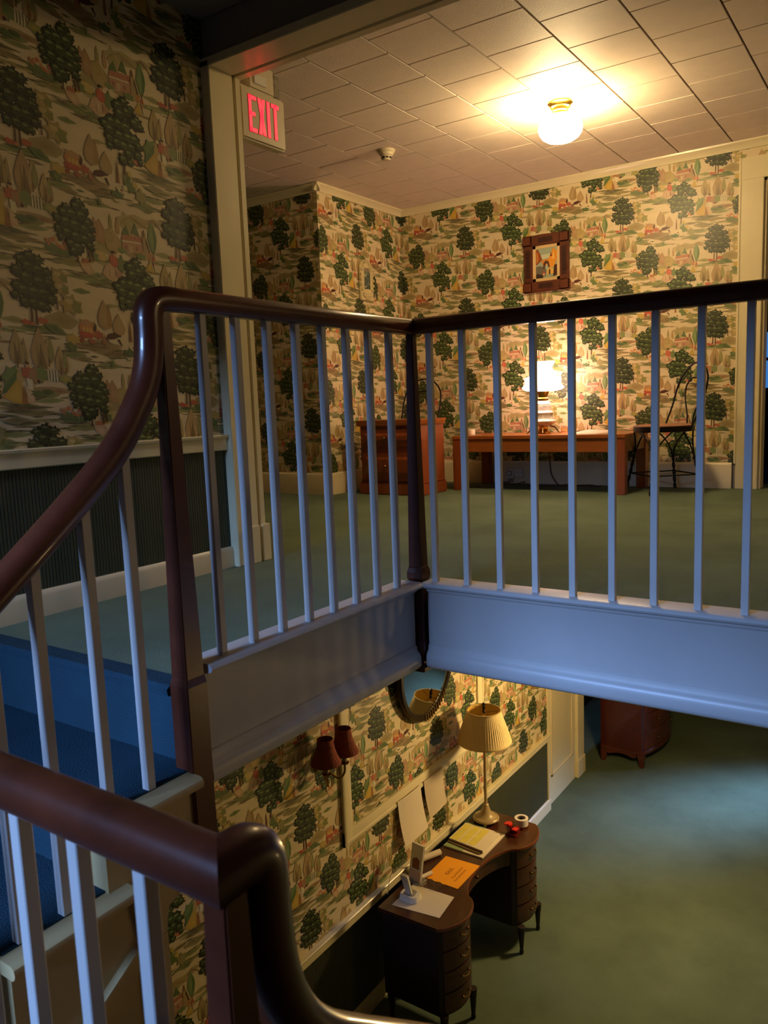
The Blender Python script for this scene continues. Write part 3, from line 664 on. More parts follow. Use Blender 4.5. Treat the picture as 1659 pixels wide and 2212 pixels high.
# landing railing in the foreground
YG, ZG = .535, .208
XN = -.597
lg = thing('landing_railing', 'level foreground railing of the landing with thick mahogany handrail', 'railing', (-1.0, YG, -.57))
MB().sweep([(XR - .02, YG, ZG + .001), (-1.05, YG, ZG), (XN, YG, ZG)], loaf(.062, .058), m1=1).build('handrail', M['mahog'], lg, smooth=60)
balusters(lg, [(-.722 - .1272 * k, YG) for k in range(6)], -.57, ZG - .027)
square_post([(.064, -.75), (.064, -.36), (.056, -.345), (.034, ZG - .015)], XN + .004, YG + .002, 'newel_post', lg, 'mahog')
MB().box(XR - .05, XN + .06, YG - .035, YG + .04, -.60, -.565).build('sill', M['white'], lg, bevel=.008)
# lower stair railing with its volute dropping from the landing post
ls = thing('stair_railing', 'goose-neck mahogany handrail, darkened for shade, dropping from the foreground newel post down the lower stairs', 'railing', (XN, YG, 0))
path = [(YG, .208), (YG + .02, .2082), (.575, .206), (.590, .196), (.5965, .172), (.598, .12), (.607, .045), (.634, -.030), (.684, -.095), (.762, -.163), (.86, -.243), (.96, -.325)]
path = [(XN, y, z) for y, z in path]
path = [tuple(p) for p in catmull(path, 5)] + [(XN, 1.6, -.862), (XN, 3.1, -2.12)]
MB().sweep(path, loaf(.062, .058), up=(0, 0, 1), m0=-1).build('handrail', M['mahog_dark'], ls, smooth=60)  # same mahogany as the landing rail, with shade put into its colour
for k in range(9):
    y = .70 + .26 * k; zr = -.115 - .84 * (y - .70)
    MB().box(XN - .0115, XN + .0115, y - .0115, y + .0115, zr - .86, zr - .02).build('baluster', M['white'], ls, smooth=0, bevel=.0015, seg=1)
lst = thing('staircase', 'lower stairs hidden below the foreground railing', 'stairs', (0, 1.9, ZL))
mb = MB()
for k in range(10):
    y0 = .52 + .262 * k; z1 = -.57 - .2036 * (k + 1)
    mb.box(XN - .03, .45, y0, y0 + .27, max(z1 - .3, ZL), z1)
mb.build('tread', M['stair_carpet'], lst, smooth=0)

# ------------------------------------------------------------------ upper hall fittings
LX, LY = -1.816, 4.585
cl = thing('ceiling_light', 'lit white globe ceiling light on a brass fitting', 'light', (LX, LY, ZC))
MB().lathe([(.072, ZC - .001), (.072, ZC - .010), (.062, ZC - .018), (.058, ZC - .030), (.046, ZC - .034), (.044, ZC - .048), (.038, ZC - .054), (.038, ZC - .068), (.044, ZC - .074)], LX, LY, 32).build('fitting', M['brass'], cl)
gl = [(.036, .066), (.06, .060), (.088, .048), (.110, .030), (.124, .006), (.126, -.014), (.120, -.036), (.104, -.058), (.080, -.074), (.05, -.083), (.02, -.087), (.001, -.0875)]
MB().lathe([(r, 2.243 + z) for r, z in gl], LX, LY, 32).build('globe', M['globe'], cl)

DXx, DYy = -3.058, 4.634
sd = thing('smoke_detector', 'small white smoke detector on the tiled ceiling', 'detector', (DXx, DYy, ZC))
MB().lathe([(.060, ZC), (.060, ZC - .010), (.055, ZC - .016), (.048, ZC - .022), (.046, ZC - .032), (.036, ZC - .038), (.032, ZC - .040), (.030, ZC - .058), (.026, ZC - .064), (.001, ZC - .066)], DXx, DYy, 28).build('body', M['sign'], sd)
mb = MB()
for k in range(8):
    a = k * math.pi / 4; c_, s_ = math.cos(a), math.sin(a)
    p = Vector((DXx + .0315 * c_, DYy + .0315 * s_, ZC - .049)); t = Vector((-s_, c_, 0)); n = Vector((c_, s_, 0))
    mb.hexa([p - t*.008 - n*.002 - Vector((0,0,.006)), p + t*.008 - n*.002 - Vector((0,0,.006)), p + t*.008 + n*.002 - Vector((0,0,.006)), p - t*.008 + n*.002 - Vector((0,0,.006))], [p - t*.008 - n*.002 + Vector((0,0,.005)), p + t*.008 - n*.002 + Vector((0,0,.005)), p + t*.008 + n*.002 + Vector((0,0,.005)), p - t*.008 + n*.002 + Vector((0,0,.005))])
mb.build('vent', M['black_plastic'], sd)

# exit sign projecting from the far face of the opening wall
EX = -2.505
ex = thing('exit_sign', 'cream exit sign with glowing red letters beside the jamb', 'sign', (EX, 2.8, 1.86))
ey0, ey1, ez0, ez1 = 2.672, 2.961, 1.868, 2.090
MB().box(EX - .055, EX, ey0, ey1, ez0, ez1).build('housing', M['sign'], ex, bevel=.008)
def letter(polys):
    mb = MB(); ed = MB()
    for p in polys:
        mb.prism(p, 0, EX - .002, EX + .0022)
        cx_ = sum(q[0] for q in p) / len(p); cz_ = sum(q[1] for q in p) / len(p)
        ed.prism([(q[0] + math.copysign(.0022, q[0] - cx_), q[1] + math.copysign(.0022, q[1] - cz_)) for q in p], 0, EX - .002, EX + .0012)
    o_ = mb.build('letter', M['red_glow'], ex, smooth=0); ed.build('letter_edge', M['red_edge'], o_, smooth=0)
def R_(y0, y1, z0, z1): return [(y0, z0), (y1, z0), (y1, z1), (y0, z1)]
a, zb, zt = 2.719, 1.904, 2.056; sw = .0165
letter([R_(a, a + sw, zb, zt), R_(a, a + .048, zt - sw, zt), R_(a, a + .040, (zb + zt)/2 - sw/2, (zb + zt)/2 + sw/2), R_(a, a + .048, zb, zb + sw)])
a = 2.777
letter([[(a, zb), (a + .019, zb), (a + .048, zt), (a + .029, zt)], [(a + .029, zb), (a + .048, zb), (a + .019, zt), (a, zt)]])
a = 2.836
letter([R_(a, a + .018, zb, zt)])
a = 2.866
letter([R_(a, a + .05, zt - sw, zt), R_(a + .016, a + .034, zb, zt)])
MB().box(EX - .06, EX - .004, 2.735, 2.900, ez1, 2.205).build('battery_box', M['sign'], ex, bevel=.006)
MB().box(EX - .004, EX + .001, 2.765, 2.845, ez1 + .025, ez1 + .065).build('label_plate', M['white_plastic'], ex, bevel=.0015)
MB().box(EX - .05, EX - .012, 2.903, 2.950, ez1 + .002, ez1 + .105).build('lamp_lens', M['sign_clear'], ex, bevel=.008)
MB().ball((EX - .03, 2.926, ez1 + .06), .014).build('bulb', M['white_plastic'], ex)
MB().box(EX - .06, EX - .01, YO1 - .012, 2.671, 1.90, 2.08).build('mounting_plate', M['sign'], ex)

# framed picture on the back wall
px0, px1, pz0, pz1 = -2.722, -2.345, 1.545, 1.972; py = YB - .003
pf = thing('framed_picture', 'small landscape painting in a wide carved dark wood frame', 'picture', ((px0 + px1)/2, py, pz0))
fw = .075
for (a, b_, c_, d) in ((px0, px0 + fw, pz0, pz1), (px1 - fw, px1, pz0, pz1), (px0 - .006, px1 + .006, pz1 - fw, pz1 + .006), (px0 - .006, px1 + .006, pz0 - .006, pz0 + fw)):
    MB().box(a, b_, py - (.030 if b_ - a < .1 else .034), py, c_, d).build('frame_rail', M['frame'], pf, bevel=.007)
for zc in (pz0 + fw * .5, pz1 - fw * .5):
    mb = MB().box((px0 + px1)/2 - .062, (px0 + px1)/2 + .062, py - .0355, py - .03, zc - .022, zc + .022)
    for k in range(-2, 3): mb.box((px0 + px1)/2 + k * .022 - .006, (px0 + px1)/2 + k * .022 + .006, py - .041, py - .0345, zc - .018, zc + .018)
    mb.build('carving', M['frame_dark'], pf, bevel=.002)['kind'] = 'stuff'
for xc in (px0 + fw * .5, px1 - fw * .5):
    mb = MB().box(xc - .022, xc + .022, py - .0315, py - .026, (pz0 + pz1)/2 - .11, (pz0 + pz1)/2 + .11)
    for k in range(-3, 4): mb.box(xc - .018, xc + .018, py - .037, py - .0305, (pz0 + pz1)/2 + k * .03 - .008, (pz0 + pz1)/2 + k * .03 + .008)
    mb.build('carving', M['frame_dark'], pf, bevel=.002)['kind'] = 'stuff'
for xc in (px0 + fw * .45, px1 - fw * .45):
    for zc in (pz0 + fw * .45, pz1 - fw * .45): MB().box(xc - .038, xc + .038, py - .042, py - .03, zc - .038, zc + .038).build('corner_block', M['frame'], pf, bevel=.01)
ix0, ix1, iz0, iz1 = px0 + fw, px1 - fw, pz0 + fw, pz1 - fw; lw = .024
MB().box(ix0, ix1, py - .018, py - .01, iz1 - lw, iz1).box(ix0, ix1, py - .018, py - .01, iz0, iz0 + lw).box(ix0, ix0 + lw, py - .018, py - .01, iz0, iz1).box(ix1 - lw, ix1, py - .018, py - .01, iz0, iz1).build('liner', M['liner'], pf)
# the canvas: patches of colour (sky, cliffs, arch, dark foreground)
cx0, cx1, cz0, cz1 = ix0 + lw, ix1 - lw, iz0 + lw, iz1 - lw
cw, ch = cx1 - cx0, cz1 - cz0
def patch(mb, pts, d): mb.add([(cx0 + x * cw, py - .011 - d, cz0 + y * ch) for x, y in pts], [tuple(range(len(pts)))])
art = [('9fb09a', R_(0, 1, 0, 1), 0), ('c9cfae', [(.15, .62), (.75, .66), (.7, .8), (.2, .78)], 1), ('8a4a24', [(0, .45), (.12, .5), (.30, .62), (.22, .8), (.1, .98), (0, .96)], 2), ('c07a34', [(.02, .5), (.14, .6), (.1, .85), (.03, .9)], 3),
       ('d08a34', [(.25, .60), (.6, .64), (.66, .5), (.5, .42), (.3, .45)], 2), ('e39a30', [(.62, .3), (.85, .35), (1, .62), (1, .85), (.8, .98), (.7, .8), (.6, .62)], 3), ('7a3a20', [(.66, .7), (.72, .86), (.76, .7)], 4), ('f2c06a', [(.76, .62), (.84, .9), (.88, .6)], 4),
       ('5a3a2e', [(.32, .30), (.36, .5), (.46, .58), (.6, .54), (.66, .36), (.58, .34), (.55, .46), (.47, .48), (.42, .32)], 4), ('e0b45a', [(.5, .1), (.85, .12), (.8, .3), (.55, .3)], 3), ('6e6a5c', [(0, 0), (.45, .06), (.5, .3), (.2, .42), (0, .40)], 3),
       ('3c2c26', [(0, 0), (.35, 0), (.3, .1), (.1, .16), (0, .14)], 4), ('a8543a', [(.28, .1), (.42, .08), (.44, .2), (.34, .24)], 4), ('4a2a1e', [(.8, .02), (1, .06), (1, .42), (.86, .4)], 4), ('f4dcae', [(.34, .09), (.40, .08), (.40, .15), (.36, .16)], 5), ('3a2418', [(.60, .1), (.68, .12), (.68, .27), (.62, .27)], 5), ('b9c6b4', [(.48, .24), (.54, .26), (.54, .44), (.49, .42)], 5)]
cv = None
for k, (c_, pts, d) in enumerate(art):
    mb = MB(); patch(mb, pts, d * .0004)
    mm = mat('paint_%d' % k, c_, .4)
    if cv is None: cv = mb.build('canvas', mm, pf, smooth=0)
    else: mb.build('brushwork', mm, cv, smooth=0)

# small ivory mirror on the short wall
yc, zc = 5.52, 1.725
mi = thing('small_mirror', 'little arched ivory mirror in an ornate carved frame on the short wall', 'mirror', (XS, yc, zc))
def arch(w_, h, n=14):   # outline (y,z) with arched top and scalloped foot
    pts = [(-w_, -h), (w_, -h), (w_, h * .55)]
    for i in range(1, n): a = math.pi * i / n; pts.append((w_ * math.cos(a), h * .55 + h * .45 * math.sin(a)))
    pts.append((-w_, h * .55)); return pts
MB().prism([(yc + a, zc + b_) for a, b_ in arch(.092, .165)], 0, XS + .002, XS + .022).build('frame', M['ivory'], mi, bevel=.005)
mb = MB()
for k in range(22):
    a = 2 * math.pi * k / 22; y_ = .082 * math.cos(a); z_ = .15 * math.sin(a); mb.ball((XS + .024, yc + y_, zc + z_), .014, 6)
for k in range(5): mb.ball((XS + .026, yc - .05 + k * .025, zc - .125), .016, 6)
mb.build('carving', M['ivory'], mi)['kind'] = 'stuff'
MB().box(XS + .0225, XS + .0255, yc - .042, yc + .042, zc - .075, zc + .095).build('glass', M['mirror'], mi)

# corner cabinet with two panelled drawers
kx0, kx1, ky0, ky1, kz = -3.69, -3.115, 5.045, 5.42, .578
ca = thing('cabinet', 'reddish cherry two-drawer cabinet standing in the corner', 'cabinet', ((kx0 + kx1)/2, (ky0 + ky1)/2, 0))
MB().box(kx0 + .015, kx1 - .015, ky0 + .012, ky1, .09, kz - .04).build('body', M['cherry'], ca, bevel=.003)
MB().prism([(kx0, kz - .045), (kx1 - .004, kz - .045), (kx1 + .012, kz - .012), (kx1 + .014, kz), (kx0 - .012, kz), (kx0 - .012, kz - .012)], 1, ky0 - .012, ky1).build('top', M['cherry_h'], ca, bevel=.004)
MB().box(kx0 - .004, kx1 + .004, ky0, ky1, 0, .088).box(kx0 + .004, kx1 - .004, ky0 + .006, ky1, .088, .104).build('plinth', M['cherry'], ca, bevel=.006)
for z0, z1 in ((.375, .508), (.125, .325)):
    d = thing; dr = MB().box(kx0 + .03, kx1 - .03, ky0 - .004, ky0 + .016, z0, z1).build('drawer', M['cherry'], ca, bevel=.004)
    b = MB(); e = .03
    b.hexa([(kx0 + .06, ky0 - .004, z0 + e), (kx1 - .06, ky0 - .004, z0 + e), (kx1 - .06, ky0 - .004, z1 - e), (kx0 + .06, ky0 - .004, z1 - e)], [(kx0 + .09, ky0 - .016, z0 + e * 1.7), (kx1 - .09, ky0 - .016, z0 + e * 1.7), (kx1 - .09, ky0 - .016, z1 - e * 1.7), (kx0 + .09, ky0 - .016, z1 - e * 1.7)])
    b.build('raised_panel', M['cherry'], dr, smooth=0)
    xm, zm = (kx0 + kx1)/2 + .01, (z0 + z1)/2
    hb = MB().tube(quadbez((xm - .04, ky0 - .018, zm), (xm, ky0 - .045, zm - .02), (xm + .04, ky0 - .018, zm), 8), .005, 6); hb.ball((xm - .04, ky0 - .016, zm), .009, 6); hb.ball((xm + .04, ky0 - .016, zm), .009, 6)
    hb.build('handle', M['brass'], dr)

# long low table
tx0, tx1, ty0, ty1, tz = -3.10, -1.72, 5.49, 6.06, .427
tb = thing('side_table', 'long low honey-brown table under the lit lamp', 'table', ((tx0 + tx1)/2, (ty0 + ty1)/2, 0))
MB().box(tx0, tx1, ty0, ty1, tz - .030, tz).build('tabletop', M['cherry_h'], tb, bevel=.006)
MB().box(tx0 + .06, tx1 - .06, ty0 + .012, ty0 + .032, tz - .125, tz - .03).build('apron', M['cherry_h'], tb, bevel=.002)
MB().box(tx0 + .06, tx1 - .06, ty1 - .032, ty1 - .012, tz - .125, tz - .03).build('apron', M['cherry_h'], tb, bevel=.002)
for x in (tx0 + .012, tx1 - .032): MB().box(x, x + .02, ty0 + .05, ty1 - .05, tz - .125, tz - .03).build('apron', M['cherry_h'], tb, bevel=.002)
for x in (tx0 + .004, tx1 - .074):
    for y in (ty0 + .005, ty1 - .075): MB().box(x, x + .07, y, y + .07, 0, tz - .029).build('leg', M['cherry'], tb, bevel=.004)

# hurricane lamp
hx, hy, hz = -2.447, 5.78, tz
zz = lambda cy_: .748 + (846 - (740 + .0994 * cy_)) * .003524 - .0005
hl = thing('table_lamp', 'lit white tiered glass lamp with china body and brass feet', 'lamp', (hx, hy, hz))
ksc = .0994 * .00388
shp = [(1052, 250), (1030, 350), (980, 417), (940, 385), (900, 350), (830, 355), (770, 360), (745, 310), (722, 245), (680, 255), (630, 248), (604, 205), (560, 184)]
MB().lathe([(r * ksc, zz(c_)) for c_, r in shp], hx, hy, 32).build('shade', M['glass_lit'], hl)
MB().lathe([(r * ksc, zz(c_)) for c_, r in [(559, 184), (520, 190), (470, 215), (430, 240), (415, 236)]], hx, hy, 32, cap=False, wob=lambda i, z: 1 + (.04 if (i % 4 < 2 and z > zz(450)) else 0)).build('shade_crown', M['glass_top'], hl)
MB().lathe([(.020, zz(440)), (.021, zz(222))], hx, hy, 20, cap=False).build('chimney', M['chimney'], hl)
MB().lathe([(.028, zz(1265)), (.040, zz(1250)), (.044, zz(1215)), (.036, zz(1190)), (.040, zz(1130)), (.05, zz(1060))], hx, hy, 24).build('burner', M['brass'], hl)
MB().lathe([(r * ksc, zz(c_)) for c_, r in [(1345, 130), (1335, 150), (1300, 140), (1275, 120), (1264, 90)]], hx, hy, 24).build('font', M['china_plain'], hl)
MB().lathe([(r * ksc, zz(c_)) for c_, r in [(1825, 110), (1810, 160), (1760, 215), (1722, 262), (1705, 262), (1670, 215), (1640, 195), (1560, 188), (1540, 205), (1520, 205), (1500, 185), (1480, 165), (1420, 155), (1370, 160), (1346, 150)]], hx, hy, 32).build('body', M['china'], hl)
MB().lathe([(.052, hz + .001), (.052, hz + .016), (.042, hz + .022), (.034, hz + .036), (.036, hz + .055), (.044, zz(1824))], hx, hy, 24).build('base', M['brass'], hl)
for k in range(4):
    a = k * math.pi / 2 + .35; c_, s_ = math.cos(a), math.sin(a)
    pth = [(hx + r * c_, hy + r * s_, z) for r, z in ((.05, zz(1820)), (.085, zz(1835)), (.10, zz(1890)), (.112, hz + .014), (.124, hz + .006), (.132, hz + .008))]
    MB().tube(pth, .006, 6).build('foot', M['brass_dull'], hl)

# things on the table
o = MB().lathe([(.030, tz + .0005), (.032, tz + .006), (.031, tz + .040), (.028, tz + .043), (.001, tz + .043)], -3.035, 5.70, 20).build('candle_cup', mat('votive', 'efe2c8', .4)); tag(o, 'small white candle cup at the left end of the low table', 'candle')
o = MB()
o.hexa([(-2.20, 5.64, tz + .0006), (-1.96, 5.60, tz + .0006), (-1.90, 5.86, tz + .0006), (-2.14, 5.90, tz + .0006)], [(-2.19, 5.65, tz + .004), (-1.97, 5.62, tz + .006), (-1.92, 5.84, tz + .014), (-2.12, 5.88, tz + .022)])
o = o.build('napkin', mat('pink_white_cloth', 'e8d4c4', .9)); tag(o, 'folded pale cloth on the right half of the low table', 'cloth')

# outlet with a round timer plugged in
oy = YB - .022
ol = thing('wall_outlet', 'white outlet plate on the baseboard with a round timer plugged in', 'outlet', (-2.82, oy, .09))
MB().box(-2.875, -2.755, oy - .006, oy, .050, .126).build('plate', M['white_plastic'], ol, bevel=.003)
mb = MB()
for dx in (-.012, .012):
    mb.box(-2.79 + dx - .0015, -2.79 + dx + .0015, oy - .0066, oy - .004, .085, .097)
mb.lathe([(.003, 0), (.003, .001)], -2.79, oy - .0064, 8, z0=.074).build('slot', M['black_plastic'], ol)
MB().box(-2.895, -2.835, oy - .035, oy - .0061, .045, .118).build('timer', M['white_plastic'], ol, bevel=.006)
mb = MB(); n = 24
ring = [(-2.866 + .024 * math.cos(2*math.pi*i/n), .088 + .024 * math.sin(2*math.pi*i/n)) for i in range(n)]
mb.prism(ring, 1, oy - .043, oy - .0352).build('dial', M['grey_plastic'], ol)
mb = MB(); mb.prism([(-2.866 + .016 * math.cos(2*math.pi*i/n), .088 + .016 * math.sin(2*math.pi*i/n)) for i in range(n)], 1, oy - .047, oy - .0432).build('knob', M['white_plastic'], ol)
MB().box(-2.885, -2.845, oy - .033, oy - .008, .012, .0445).build('plug', M['grey_plastic'], ol, bevel=.004)
# lamp cord hanging behind the table and along the carpet
pts = catmull([(-2.52, 6.055, .30), (-2.515, 6.066, .17), (-2.50, 6.06, .08), (-2.43, 6.02, .006), (-2.36, 6.04, .006), (-2.26, 6.0, .006), (-2.17, 6.04, .006), (-2.09, 5.99, .006), (-2.06, 6.01, .006)], 6)
o = MB().tube(pts, .004, 6).build('lamp_cord', M['cord']); tag(o, 'thin brown lamp cord falling from the table to the carpet', 'cord')
pts = catmull([(-2.865, oy - .02, .012), (-2.90, 6.0, .016), (-2.86, 5.95, .006), (-2.78, 5.98, .006), (-2.72, 6.02, .02), (-2.70, 5.97, .006), (-2.6, 5.93, .006), (-2.3, 5.95, .006), (-2.05, 5.94, .006)], 6)
o = MB().tube(pts, .004, 6).build('timer_cord', M['cord']); tag(o, 'dark cord lying on the carpet below the outlet timer', 'cord')

# twisted wire parlour chairs
def parlor_chair(loc, rot, label):
    ch = thing('parlor_chair', label, 'chair', (0, 0, 0), None)
    SZ = .455; SR = .205
    sub(MB().lathe([(SR - .02, SZ + .016), (SR - .006, SZ + .02), (SR - .03, SZ + .028), (.10, SZ + .026), (.001, SZ + .025)], 0, 0, 32).build('seat', M['seat'], ch), 'round pinkish wood seat panel')
    MB().lathe([(SR - .01, SZ - .022), (SR, SZ - .018), (SR + .002, SZ + .014), (SR - .004, SZ + .020), (SR - .02, SZ + .015)], 0, 0, 32).build('seat_rim', M['iron'], ch)
    for k in range(4):
        a = math.pi / 2 * k + math.pi / 4
        c_, s_ = math.cos(a), math.sin(a); b = MB()
        def leg_pt(t, q):    # two wires twisting round each other
            r = .17 + .10 * t; z = SZ - .02 - (SZ - .02) * t
            tw_ = q * math.pi + t * 26; rr_ = .0065 if t > .42 else .0065 + (.42 - t) ** 2 * .60
            if t <= .42: tw_ = q * math.pi + .42 * 26
            ang = math.pi / 2 + 0
            off = rr_ * math.cos(tw_) if t > .42 else rr_ * (1 if q else -1)
            off2 = rr_ * math.sin(tw_) if t > .42 else 0
            return (r * c_ - off * s_ + off2 * c_, r * s_ + off * c_ + off2 * s_, max(z, .004))
        for q in (0, 1): b.tube([leg_pt(t / 40, q) for t in range(41)], .0058, 6)
        b.build('leg', M['iron'], ch)
    rg = [(.245 * math.cos(math.pi/2*k + math.pi/4), .245 * math.sin(math.pi/2*k + math.pi/4), .135) for k in range(4)]
    b = MB()
    for k in range(4): b.tube([rg[k], rg[(k + 1) % 4]], .005, 6)
    b.build('stretcher', M['iron'], ch)
    # back: outer hoop and inner heart-shaped hoop, leaning towards +x
    ou = catmull([(.10, -.185, SZ), (.165, -.20, .60), (.20, -.20, .72), (.225, -.175, .81), (.245, -.09, .885), (.25, 0, .905), (.245, .09, .885), (.225, .175, .81), (.20, .20, .72), (.165, .20, .60), (.10, .185, SZ)], 5)
    MB().tube(ou, .0068, 8, up=(1, 0, 0)).build('back_hoop', M['iron'], ch)
    inn = catmull([(.19, -.03, SZ), (.20, -.05, .55), (.215, -.105, .66), (.225, -.11, .74), (.235, -.06, .795), (.237, 0, .80), (.235, .06, .795), (.225, .11, .74), (.215, .105, .66), (.20, .05, .55), (.19, .03, SZ)], 5)
    MB().tube(inn, .0058, 8, up=(1, 0, 0)).build('back_scroll', M['iron'], ch)
    ch['group'] = 'wire parlor chairs in the upper hall'
    ch.location = loc; ch.rotation_euler = (0, 0, rot)
    return ch
parlor_chair((-1.525, 5.735, 0), rad(42), 'black wire parlor chair with round seat, right of the low table')
parlor_chair((-3.655, 5.735, 0), rad(84), 'black wire parlor chair half hidden behind the corner cabinet')

# ------------------------------------------------------------------ lower hall
# wall frame moulding
mb = MB()
fy0, fy1, fz0, fz1 = 3.172, 4.84, -1.705, -.42
o_ = [(0, .0), (.016, .0), (.020, .006), (.020, .022), (.016, .026), (.016, .070), (.012, .082), (0, .084)]
mb.prism([(XL + .002 + p, fz0 + q) for p, q in o_], 1, fy0, fy1)
mb.prism([(XL + .002 + p, fz1 - q) for p, q in o_], 1, fy0, fy1)
for y, sg in ((fy0, 1), (fy1, -1)):
    mb.hexa([(XL + .002 + p * 1.05, y + sg * q, fz0 + .0015) for p, q in o_], [(XL + .002 + p * 1.05, y + sg * q, fz1 - .0015) for p, q in o_])
o = mb.build('trim_14', M['gloss']); struct(o, 'cream panel moulding on the lower wall')
# corner casing, panelled door, jamb
o = MB().box(XL - .02, XL + .016, 6.0, 6.045, ZL, -.3).build('trim_15', M['gloss'], bevel=.003); struct(o, 'cream corner strip at the end of the papered wall')
dd = MB().box(XL - .06, XL - .012, 6.03, 6.78, ZL, -.3).build('door_1', M['gloss'], bevel=.003); struct(dd, 'cream panelled door past the papered wall')
MB().box(XL - .014, XL - .002, 6.12, 6.14, ZL + .25, -1.2).box(XL - .014, XL - .002, 6.60, 6.62, ZL + .25, -1.2).box(XL - .014, XL - .002, 6.12, 6.62, ZL + .25, ZL + .27).box(XL - .014, XL - .002, 6.12, 6.62, -1.22, -1.2).build('panel_moulding', M['cream'], dd, bevel=.002)
o = MB().box(XL - .10, XL + .012, 6.70, 6.86, ZL, -.3).box(XL - .10, XL + .022, 6.69, 6.87, ZL, ZL + .17).build('trim_16', M['gloss'], bevel=.004); struct(o, 'cream jamb beside the chest of drawers')
o = MB().box(XL - .6, XL - .55, 6.8, 9.4, ZL, -.3).box(XL - .12, XL - .06, 6.03, 6.9, ZL, -.3).build('wall_dark', M['far'], smooth=0); struct(o, 'dark recess behind the chest')

# oval mirror
my, mz = 4.03, -.90
mo = thing('wall_mirror', 'oval mirror with a dark metal frame reflecting the lamp shade', 'mirror', (XL + .03, my, mz))
ea, eb = .300, .355
tilt = .10
def oval(k, n=56): return [(my + ea * k * math.cos(2*math.pi*i/n), mz + eb * k * math.sin(2*math.pi*i/n)) for i in range(n)]
def tx(y, z): return XL + .045 + tilt * (z - mz) * .6
rim = [(tx(y, z) + .006, y, z) for y, z in oval(1.0)]
MB().sweep(rim, [(-.022, -.014), (.022, -.014), (.024, .002), (.012, .014), (-.012, .014), (-.024, .002)], up=(1, 0, 0), closed=True).build('frame', M['mframe'], mo)
gp = [(tx(y, z) + .008, y, z) for y, z in oval(.965)]
MB().add(gp, [tuple(range(len(gp)))]).build('glass', M['mirror'], mo, smooth=0)
mb = MB()
for k in range(11):
    a = -math.pi / 2 + .18 + (k - 3) * .085; y_, z_ = my + ea * 1.0 * math.cos(a), mz + eb * 1.0 * math.sin(a)
    mb.box(tx(y_, z_) + .010, tx(y_, z_) + .024, y_ - .006, y_ + .006, z_ - .020, z_ + .020)
mb.build('ornament', M['brass_dull'], mo)
MB().box(XL + .003, XL + .03, my - .02, my + .02, mz - .02, mz + .3).build('hanger', M['iron'], mo)

# twin sconce left of the panel moulding
sy, sz = 2.985, -1.13
sc = thing('wall_sconce', 'brass two-arm wall sconce with rust-red bell shades', 'sconce', (XL, sy, sz))
MB().lathe([(.001, 0), (.02, .004), (.034, .012), (.04, .02)], 0, 0, 16).build('tmp', M['brass'])
bpy.data.objects.remove(bpy.data.objects['tmp'])
n = 16
mb = MB(); mb.prism([(sy + .03 * math.cos(2*math.pi*i/n), sz + .055 * math.sin(2*math.pi*i/n)) for i in range(n)], 0, XL + .002, XL + .02); mb.ball((XL + .04, sy, sz), .028, 8); mb.build('backplate', M['brass'], sc, bevel=.004)
for sg in (-1, 1):
    ay = sy + sg * .075; axx = XL + .13
    pth = catmull([(XL + .04, sy, sz), (XL + .07, sy + sg * .02, sz - .05), (XL + .11, sy + sg * .045, sz - .085), (axx, sy + sg * .07, sz - .06), (axx, ay, sz - .01)], 5)
    MB().tube(pth, .006, 8).build('arm', M['brass'], sc)
    MB().lathe([(.022, sz - .012), (.026, sz - .004), (.012, sz + .002)], axx, ay, 16).build('bobeche', M['brass'], sc)
    MB().lathe([(.0125, sz), (.0125, sz + .10)], axx, ay, 14).build('candle', M['candle'], sc)
    prf = [(.078, sz + .050), (.074, sz + .062), (.060, sz + .090), (.048, sz + .125), (.042, sz + .160), (.041, sz + .178)]
    MB().lathe(prf + [(r - .003, z) for r, z in prf[::-1]], axx, ay, 24, cap=False).build('shade', M['rust'], sc)

# notices hanging from the moulding
def sheet(pts, name, label, m_, curl):
    mb = MB(); n = 6; vs = []
    for j in range(n + 1):
        t = j / n
        for i in range(n + 1):
            s_ = i / n
            a = Vector(pts[0]).lerp(Vector(pts[1]), s_); b_ = Vector(pts[3]).lerp(Vector(pts[2]), s_); p = a.lerp(b_, t)
            p.x += curl * t * t + .006 * math.sin(s_ * 3.1)
            vs.append(tuple(p))
    w_ = n + 1
    vs2 = [(x + .0012, y, z) for x, y, z in vs]; k = len(vs)
    fs = []
    for j in range(n):
        for i in range(n):
            q = (j*w_+i, j*w_+i+1, (j+1)*w_+i+1, (j+1)*w_+i); fs.append(q); fs.append(tuple(k + e for e in q[::-1]))
    for i in range(n):
        fs.append((i, k + i, k + i + 1, i + 1)); fs.append((n*w_+i+1, k + n*w_+i+1, k + n*w_+i, n*w_+i))
        fs.append(((i+1)*w_, k + (i+1)*w_, k + i*w_, i*w_)); fs.append((i*w_+n, k + i*w_+n, k + (i+1)*w_+n, (i+1)*w_+n))
    mb.add(vs + vs2, fs); o = mb.build(name, M[m_]); return tag(o, label, 'paper')
xs = XL + .026
sheet([(xs, 3.685, -1.668), (xs, 3.945, -1.668), (xs, 3.965, -1.955), (xs, 3.70, -1.955)], 'notice_sheet', 'left white notice sheet hanging below the panel moulding', 'sheet', .035)
sheet([(xs, 3.985, -1.668), (xs, 4.215, -1.668), (xs, 4.215, -1.90), (xs, 4.0, -1.915)], 'notice_sheet', 'right notice sheet curling in shadow beside the lamp shade', 'sheet_grey', .03)

